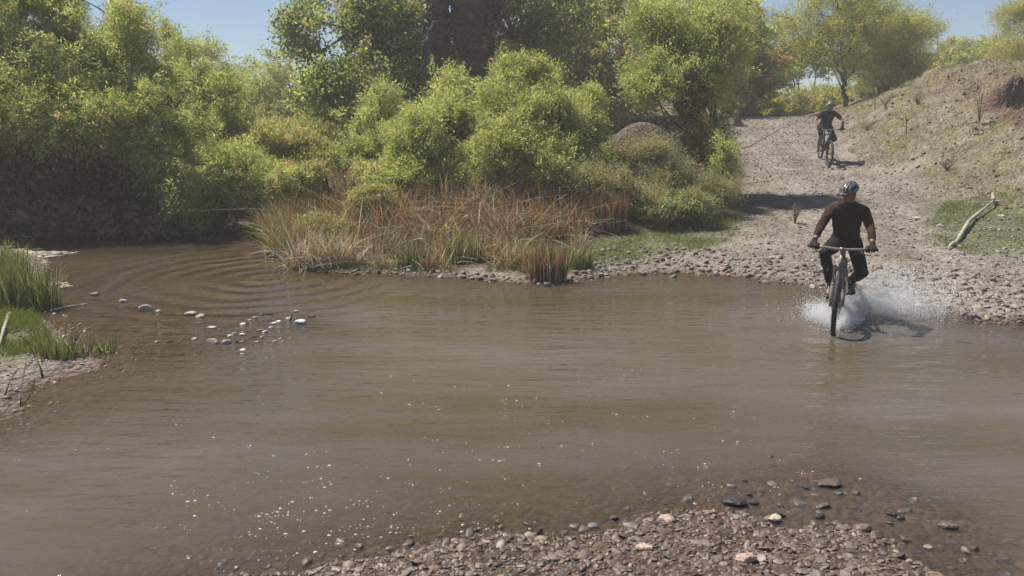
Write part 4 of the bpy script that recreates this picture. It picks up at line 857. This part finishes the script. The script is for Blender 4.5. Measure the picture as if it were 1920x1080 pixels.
    part('rear_derailleur', 'black', root, lambda b: (tube(b, [RH+[.06, .0, -.02], RH+[.06, .01, -.08], RH+[.06, .04, -.14]], .012, 8),))
    part('cassette', 'alloy', root, lambda b: cyl(b, RH+[.02, 0, 0], RH+[.05, 0, 0], .06, 20))
    return root

# ------------------------------------------------------------------ riders
def hull(specs):
    """convex hull of ellipsoids (centre, radii)"""
    bm = bmesh.new(); V0 = ICO[2][0]
    for c, r in specs:
        r = np.array(r) if np.ndim(r) else np.array([r]*3)
        for v in V0*r+np.array(c): bm.verts.new(v)
    res = bmesh.ops.convex_hull(bm, input=bm.verts); bmesh.ops.delete(bm, geom=[g for g in res['geom_interior'] if isinstance(g, bmesh.types.BMVert)], context='VERTS')
    bm.verts.ensure_lookup_table(); bm.verts.index_update()
    V = np.array([v.co[:] for v in bm.verts]); Fc = np.array([[v.index for v in f.verts] for f in bm.faces]); bm.free(); return V, Fc
def sculpt(name, prims, m, parent, voxel=.007, smooth=4, wrinkle=0):
    mb = MB()
    for p in prims: V, Fc = hull(p); mb.add(V, Fc)
    o = mb.build('tmp', M[m]); md = o.modifiers.new('r', 'REMESH'); md.mode = 'VOXEL'; md.voxel_size = voxel; md.use_smooth_shade = True
    sm = o.modifiers.new('s', 'SMOOTH'); sm.iterations = smooth; sm.factor = .6
    dg = bpy.context.evaluated_depsgraph_get(); me = bpy.data.meshes.new_from_object(o.evaluated_get(dg)); me.name = name
    if wrinkle:
        n = len(me.vertices); co = np.empty(n*3, np.float32); me.vertices.foreach_get('co', co); co = co.reshape(-1, 3); no = np.empty(n*3, np.float32); me.vertices.foreach_get('normal', no); no = no.reshape(-1, 3)
        k = vnoise(co[:, 0]*14+co[:, 1]*9, co[:, 2]*26+co[:, 1]*12)+.6*vnoise(co[:, 0]*30, co[:, 2]*44+co[:, 1]*30); co += no*(k*wrinkle)[:, None]; me.vertices.foreach_set('co', co.ravel()); me.update()
    bpy.data.objects.remove(o); me.materials.clear(); me.materials.append(M[m])
    return link(bpy.data.objects.new(name, me), parent)
def ik(a, c, l1, l2, hint):
    a, c, hint = map(lambda q_: np.array(q_, float), (a, c, hint)); d = c-a; D_ = np.linalg.norm(d); D_ = min(D_, (l1+l2)*.999); n_ = d/np.linalg.norm(d)
    x = (l1*l1-l2*l2+D_*D_)/(2*D_); h = math.sqrt(max(l1*l1-x*x, 0)); p = hint-n_*(hint@n_); p /= np.linalg.norm(p); return a+n_*x+p*h
def rider(label, lean, yaw, nod, top, bottom, sleeve, legcover, elbow=(1, 1), side=0.0, hipz=.985, helm='helmet'):
    hip = np.array([side, -.20, hipz]); u_ = np.array([0, math.sin(lean), math.cos(lean)]); f_ = np.array([0, math.cos(lean), -math.sin(lean)])
    B = lambda a, b, x=0: hip+u_*a+f_*b+np.array([x, 0, 0])
    def torso(e): return [
        [(B(-.02, -.02, -.07), np.array([.10, .11, .10])+e), (B(-.02, -.02, .07), np.array([.10, .11, .10])+e), (B(.12, .0), np.array([.15, .105, .09])+e)],
        [(B(.12, .0), np.array([.15, .105, .09])+e), (B(.30, .0), np.array([.165, .115, .12])+e)],
        [(B(.30, .0), np.array([.165, .115, .12])+e), (B(.44, -.02, -.14), .062+e), (B(.44, -.02, .14), .062+e), (B(.42, .0), np.array([.14, .09, .08])+e)],
        [(B(.44, -.02, -.13), .055+e), (B(.44, -.02, .13), .055+e), (B(.52, -.01), .062+e)]]
    neck0 = B(.50, -.005); hc = neck0+np.array([0, .055*math.sin(lean)+.035, .165])
    cy, sy = math.cos(yaw), math.sin(yaw); cn, sn = math.cos(nod), math.sin(nod)
    def hd(x, y, z):                       # head frame: x right, y front, z up; nod then yaw
        y, z = y*cn+z*sn, -y*sn+z*cn; return hc+np.array([x*cy-y*sy, x*sy+y*cy, z])
    headp = [[(neck0, .058), (hd(0, -.03, -.06), .056)],
             [(hd(0, -.015, .03), (.076, .09, .085)), (hd(0, .03, -.005), (.066, .06, .07))], [(hd(0, .03, -.005), (.064, .058, .06)), (hd(0, .058, -.085), (.034, .03, .022)), (hd(.03, .0, -.07), .03), (hd(-.03, .0, -.07), .03)],
             [(hd(0, .088, .01), .010), (hd(0, .108, -.022), .013)], [(hd(-.018, .094, -.052), .009), (hd(.018, .094, -.052), .009)], [(hd(-.03, .085, .028), .012), (hd(.03, .085, .028), .012)],
             [(hd(.078, -.01, 0), .013), (hd(.076, 0, -.03), .010)], [(hd(-.078, -.01, 0), .013), (hd(-.076, 0, -.03), .010)]]
    body = torso(-.012)+headp; shirt = torso(.008)+[[(neck0-[0, 0, .02], .066), (neck0+[0, 0, .01], .062)]]; pants = [[(B(-.02, -.02, -.07), np.array([.108, .118, .108])), (B(-.02, -.02, .07), np.array([.108, .118, .108])), (B(.07, .0), np.array([.155, .118, .05]))]]; shoes = {}; gloves = {}
    for s in (-1, 1):
        sh = B(.435, -.01, .185*s); wr = np.array([.315*s, BAR[0]-.095, BAR[1]+.045])
        el = ik(sh, wr, .30, .265, (s*1.6*elbow[(s+1)//2], -.3, -.1 if elbow[(s+1)//2] < 1.5 else .3)); 
        body += [[(sh, .052), (el, .040)], [(el, .040), (el*.55+wr*.45, .038), (wr, .026)]]
        shirt += [[(sh, .064), (sh*.5+el*.5, .056)], [(sh*.5+el*.5, .056), (el, .052)]] if sleeve > .3 else [[(sh, .064), (sh*.4+el*.6, .058)]]
        if sleeve > .5: e2 = el*(1-sleeve)+wr*sleeve; shirt += [[(el, .052), (e2, .044)]]
        by, bz = BAR[0]-.02, BAR[1]
        pal = [[(wr, .027), ([.275*s, by-.02, bz+.033], .017), ([.345*s, by-.03, bz+.033], .016)], [([.272*s, by-.02, bz+.032], .017), ([.345*s, by-.03, bz+.032], .015), ([.272*s, by+.018, bz+.027], .012), ([.342*s, by+.010, bz+.025], .0115)]]
        for i, (fx, L_) in enumerate([(.265, .95), (.289, 1.05), (.313, 1.0), (.337, .85)]):
            k0 = np.array([fx*s, by+.016-.003*i, bz+.027]); k1 = k0+np.array([0, .024*L_, -.016]); k2 = k0+np.array([0, .022*L_, -.046*L_]); k3 = k0+np.array([0, -.002, -.055*L_])
            pal += [[(k0, .0102), (k1, .0095)], [(k1, .0095), (k2, .0088)], [(k2, .0088), (k3, .008)]]
        pal += [[([.262*s, by-.03, bz+.028], .014), ([.242*s, by-.004, bz+.012], .0105)], [([.242*s, by-.004, bz+.012], .0105), ([.250*s, by+.012, bz-.020], .009)]]
        body += [[(c, np.array(r)*.8) for c, r in p] for p in pal]; gloves[s] = pal+[[(wr, .033), (wr+(el-wr)*.12, .033)]]
        py_ = .17 if s > 0 else -.17
        foot = np.array([.115*s, py_-.005, .335+.02]); toe = foot+np.array([.015*s, .11, .02]); heel = foot+np.array([0, -.13, .055]); ank = foot+np.array([0, -.105, .125])
        hp = hip+np.array([.09*s, .0, -.02]); kn = ik(hp, ank, .45, .44, (s*.30, 1, .3)); mid = hp*.5+kn*.5
        body += [[(hp, .085), (kn, .055)], [(kn, .055), (kn*.65+ank*.35+[0, -.015, 0], .052), (ank, .033)], [(ank, .033), (heel+[0, .02, .01], .018), (toe-[0, .03, 0], (.02, .02, .010))]]
        pants += [[(hp, .102), (mid, .086)], [(mid, .086), (kn, .070)]]
        if legcover: pants += [[(kn, .070), (kn*.6+ank*.4+[0, -.015, 0], .066)], [(kn*.6+ank*.4+[0, -.015, 0], .066), (ank+[0, 0, .01], .052)]]
        else: pants += [[(kn, .072), (kn*.88+ank*.12, .070)]]
        shoes[s] = [[(ank+[0, 0, .015], .045), (ank+[0, 0, -.02], .046), (heel+[0, 0, -.005], (.038, .042, .036)), (foot+[0, .0, .035], (.04, .05, .035))], [(heel+[0, 0, -.02], (.038, .045, .022)), (toe+[0, 0, -.0], (.045, .045, .024)), (foot+[0, .0, .03], (.044, .05, .03))]]
    me = sculpt('person', body, 'skin', None, .0075, 3); tag(me, label, 'person', 'riders on mountain bikes')
    sculpt('shirt', shirt, top, me, .008, 6, .006); sculpt('trousers' if legcover else 'shorts', pants, bottom, me, .008, 6, .006)
    for s in (-1, 1): sculpt('glove', gloves[s], 'glove', me, .0045, 2); sculpt('shoe', shoes[s], 'black', me, .007, 3)
    # helmet: vented shell over dark lining, with a short peak
    def shell(b):
        nth, nph = 44, 18; th = np.linspace(0, 2*np.pi, nth, endpoint=False); ph = np.linspace(0, 1, nph)
        V = []; 
        for p_ in ph:
            for t_ in th:
                el_ = math.pi/2*(1-p_)+p_*(-.12 if math.cos(t_) < .3 else .10); V.append([.098*math.cos(el_)*math.sin(t_), -.008+.134*math.cos(el_)*math.cos(t_)*(1+.06*(math.cos(t_) < 0)), .108*math.sin(el_)])
        q_ = []
        for i in range(nph-1):
            for j in range(nth):
                t_ = (j+.5)/nth*2*np.pi; x_ = math.sin(t_)*math.cos(math.pi/2*(1-ph[i])); vent = (2 < i < nph-4) and (abs(math.sin(x_*9.5)) > .80) and (i % 6 not in (0,))
                if not vent: q_.append((i*nth+j, i*nth+(j+1) % nth, (i+1)*nth+(j+1) % nth, (i+1)*nth+j))
        W_ = np.array([hd(v[0], v[1], v[2]+.018) for v in V]); Win = np.array([hd(v[0]*.93, v[1]*.93, (v[2])*.93+.018) for v in V]); n_ = len(V)
        q_ = np.array(q_); ed = {}
        for f in q_:
            for a, c in zip(f, np.roll(f, -1)): ed[(a, c)] = 1
        rimq = [(c, a, a+n_, c+n_) for (a, c) in ed if (c, a) not in ed]
        b.add(np.vstack([W_, Win]), [q_, q_[:, ::-1]+n_, np.array(rimq)])
    hs = part('helmet', helm, me, shell)
    V0 = ICO[3][0]; Vl = np.array([hd(v[0]*.088, v[1]*.120-.008, max(v[2], -.1)*.098+.016) for v in V0])
    b = MB(); b.add(Vl, ICO[3][1]); b.build('helmet_lining', M['black'], hs)
    b = MB(); pk = np.array([hd(x_, .10+.055*math.sqrt(max(0, 1-(x_/.075)**2))*(k_) + .02, .058-.006*k_+(.0 if l_ else .006)-abs(x_)*.25) for l_ in (0, 1) for k_ in (0, 1) for x_ in np.linspace(-.07, .07, 9)])
    fs = []
    for j in range(8):
        fs += [(j, j+1, 9+j+1, 9+j), (18+j, 27+j, 27+j+1, 18+j+1), (9+j, 9+j+1, 27+j+1, 27+j)]
    b.add(pk, np.array(fs)); b.build('peak', M['black'], hs)
    for s in (-1, 1): b = MB(); tube(b, [hd(.084*s, .0, .01), hd(.072*s, .02, -.05), hd(.02*s, .045, -.112)], .005, 6); b.build('chin_strap', M['black'], hs)
    for s in (-1, 1): b = MB(); b.add(np.array([hd(.031*s, .083, .008)+v*.011 for v in V0]), ICO[3][1]); b.build('eye', M['lens'], me)
    return me
def place(objs, contact, ang, pitch=0, roll=0):
    c_, s_ = math.cos(ang), math.sin(ang); fw = np.array([-s_, c_])
    p = np.array([contact[0]-fw[0]*.72, contact[1]-fw[1]*.72, contact[2]+.72*math.sin(pitch)*1.0])
    for o in objs: o.location = p; o.rotation_euler = (-pitch, roll, ang)
    return p, fw
bk1 = bicycle('mountain bike with tan frame throwing up spray in the shallow water')
rd1 = rider('rider in dark brown top and dark trousers riding through the water', R(27), R(-30), R(26), 'shirt', 'trouser', .62, True, (1.0, 1.0))
c1 = np.array([*G(1564, 619), 0.0]); c1[2] = -.085
p1, fw1 = place((bk1, rd1), c1, R(155.5), 0)
bk2 = bicycle('mountain bike rolling down the dirt track, farther from the water', 'black', 'black')
rd2 = rider('rider in navy jersey and shorts coming down the dirt track', R(34), R(-6), R(34), 'jersey', 'shorts', .2, False, (1.0, 1.8), hipz=.99)
c2 = hit(1553, 314); rr = H(c2[0]+1.16*math.sin(R(8)), c2[1]+1.16*math.cos(R(8)))[0]
place((bk2, rd2), c2, R(172), math.atan2(rr-c2[2], 1.16))

# ------------------------------------------------------------------ splash
back = np.array([-fw1[0], -fw1[1], 0]); lf = np.array([-back[1], back[0], 0]); 
if lf[0] < 0: lf = -lf                       # the bicycle's left, to the right in view
OCT = np.array([[1, 0, 0], [-1, 0, 0], [0, 1, 0], [0, -1, 0], [0, 0, 1], [0, 0, -1]], float); OF = np.array([(0, 2, 4), (2, 1, 4), (1, 3, 4), (3, 0, 4), (2, 0, 5), (1, 2, 5), (3, 1, 5), (0, 3, 5)])
def emit(n, s0, s1, lat, vl, vz, tmax, vb=(0, 1.0), edge=0, pw=1.0):
    s_ = rng.uniform(s0, s1, n); g = rng.random(n)**pw; v1 = vl[0]+(vl[1]-vl[0])*g; v3 = vz[0]+(vz[1]-vz[0])*rng.random(n)**1.2; vbk = rng.uniform(*vb, n); t = rng.random(n)**.8*tmax
    nj = 46; jt = rng.integers(nj, size=n); js, j1, j3, jb = rng.uniform(s0, s1, nj), rng.uniform(*vl, nj), rng.uniform(*vz, nj), rng.uniform(*vb, nj); k = rng.random(n) < .55
    e_ = lambda: rng.normal(1, .07, n)
    s_ = np.where(k, js[jt]+rng.normal(0, .03, n), s_); v1 = np.where(k, j1[jt]*e_(), v1); v3 = np.where(k, j3[jt]*e_(), v3); vbk = np.where(k, jb[jt]*e_(), vbk)
    P = np.array([c1[0], c1[1], .01])+back*(s_+vbk*t)[:, None]+lat*(v1*t+.02)[:, None]; P[:, 2] += v3*t-4.9*t*t; P += rng.normal(size=(n, 3))*(.012+.05*rng.random((n, 1))**2)
    return P[P[:, 2] > -.005]
def drops(P, lo, hi):
    n = len(P); s_ = lo+(hi-lo)*rng.random(n)**3; st = rng.uniform(.8, 1.6, (n, 1, 1)); V = OCT[None]*s_[:, None, None]*np.concatenate([np.ones((n, 1, 2)), st], 2)+P[:, None]
    return V.reshape(-1, 3), (OF[None]+(np.arange(n)*6)[:, None, None]).reshape(-1, 3)
E = [emit(42000, .6, 1.3, lf, (.9, 3.7), (.5, 3.4), .44, (-.3, 1.2), pw=.8), emit(32000, .8, 1.4, lf, (1.5, 3.7), (.3, 2.0), .36, (0, .8)), emit(6000, .3, 1.3, lf, (.1, 1.2), (.3, 2.6), .5, (0, 1.5)),
     emit(12000, .0, .16, -lf, (.5, 1.35), (.6, 2.0), .30, (.6, 1.5)), emit(10000, .0, .12, lf, (.5, 1.1), (.5, 1.7), .26, (.8, 1.8)), emit(3500, .1, 1.0, -lf, (.1, 1.4), (.4, 2.6), .5, (0, 1.5)),
     emit(2500, .0, .5, lf, (-.25, .25), (1.0, 3.4), .4, (.5, 2.0))]
P = np.concatenate(E); V, Fc = drops(P, .0018, .0052)
b = MB(); b.add(V, Fc)
o = b.build('water_splash', M['drop'], smooth=False); tag(o, 'white spray thrown up around the wheels in the shallow water', kind='stuff')
# foam sheets: thin crests riding outwards from the front wheel, and foam flecks
def crest(name, lat, L0, h, n=46, m=9):
    t = np.linspace(0, 1, n)[:, None]; w_ = np.linspace(0, 1, m)[None]
    x = (.03+L0*t*.62+.03*w_); bk_ = (.02+.42*t)+.10*w_; z_ = h*np.sin(np.clip(t*1.25, 0, 1)*np.pi*.62)*w_**.8*(1+.35*vnoise(t*16, w_*3))-.012
    P = np.array([c1[0], c1[1], .0])+back*(bk_+.015*vnoise(t*9, w_*6))[..., None]+lat*(x+.02*vnoise(t*14+4, w_*5))[..., None]; P[..., 2] += z_
    V = P.reshape(-1, 3); keep = [(i*m+j, (i+1)*m+j, (i+1)*m+j+1, i*m+j+1) for i in range(n-1) for j in range(m-1) if rng.random() > (.08+.6*((j/(m-1))**2))]
    o = npmesh(name, V, np.array(keep), M['drop'], None, True); return tag(o, 'torn white crest of water beside the front wheel', kind='stuff')
crest('water_crest', -lf, .34, .12); crest('water_crest', lf, .40, .09)
n = 900; s_ = rng.uniform(-.1, 1.5, n); l_ = rng.normal(0, .25, n)*(1+s_); P = np.array([c1[0], c1[1], .0])+back*s_[:, None]+lf*(l_+.35*s_)[:, None]; P[:, 2] = .004
V, Fc = drops(P, .003, .012); V[:, 2] = .004+(V[:, 2]-.004)*.35
b = MB(); b.add(V, Fc); tag(b.build('foam', M['drop'], smooth=False), 'white foam flecks on the water round the wheels', kind='stuff')

# ------------------------------------------------------------------ air
hm_ = bpy.data.materials.new('haze'); hm_.use_nodes = True; t = hm_.node_tree; t.nodes.remove(t.nodes['Principled BSDF'])
pv_ = t.nodes.new('ShaderNodeVolumePrincipled'); pv_.inputs['Density'].default_value = .0030; pv_.inputs['Color'].default_value = (.95, .89, .82, 1); pv_.inputs['Anisotropy'].default_value = .0
t.links.new(pv_.outputs[0], t.nodes['Material Output'].inputs['Volume'])
mb = MB(); box(mb, (0, 40, 7), (260, 200, 17)); tag(mb.build('haze', hm_, smooth=False), kind='stuff')
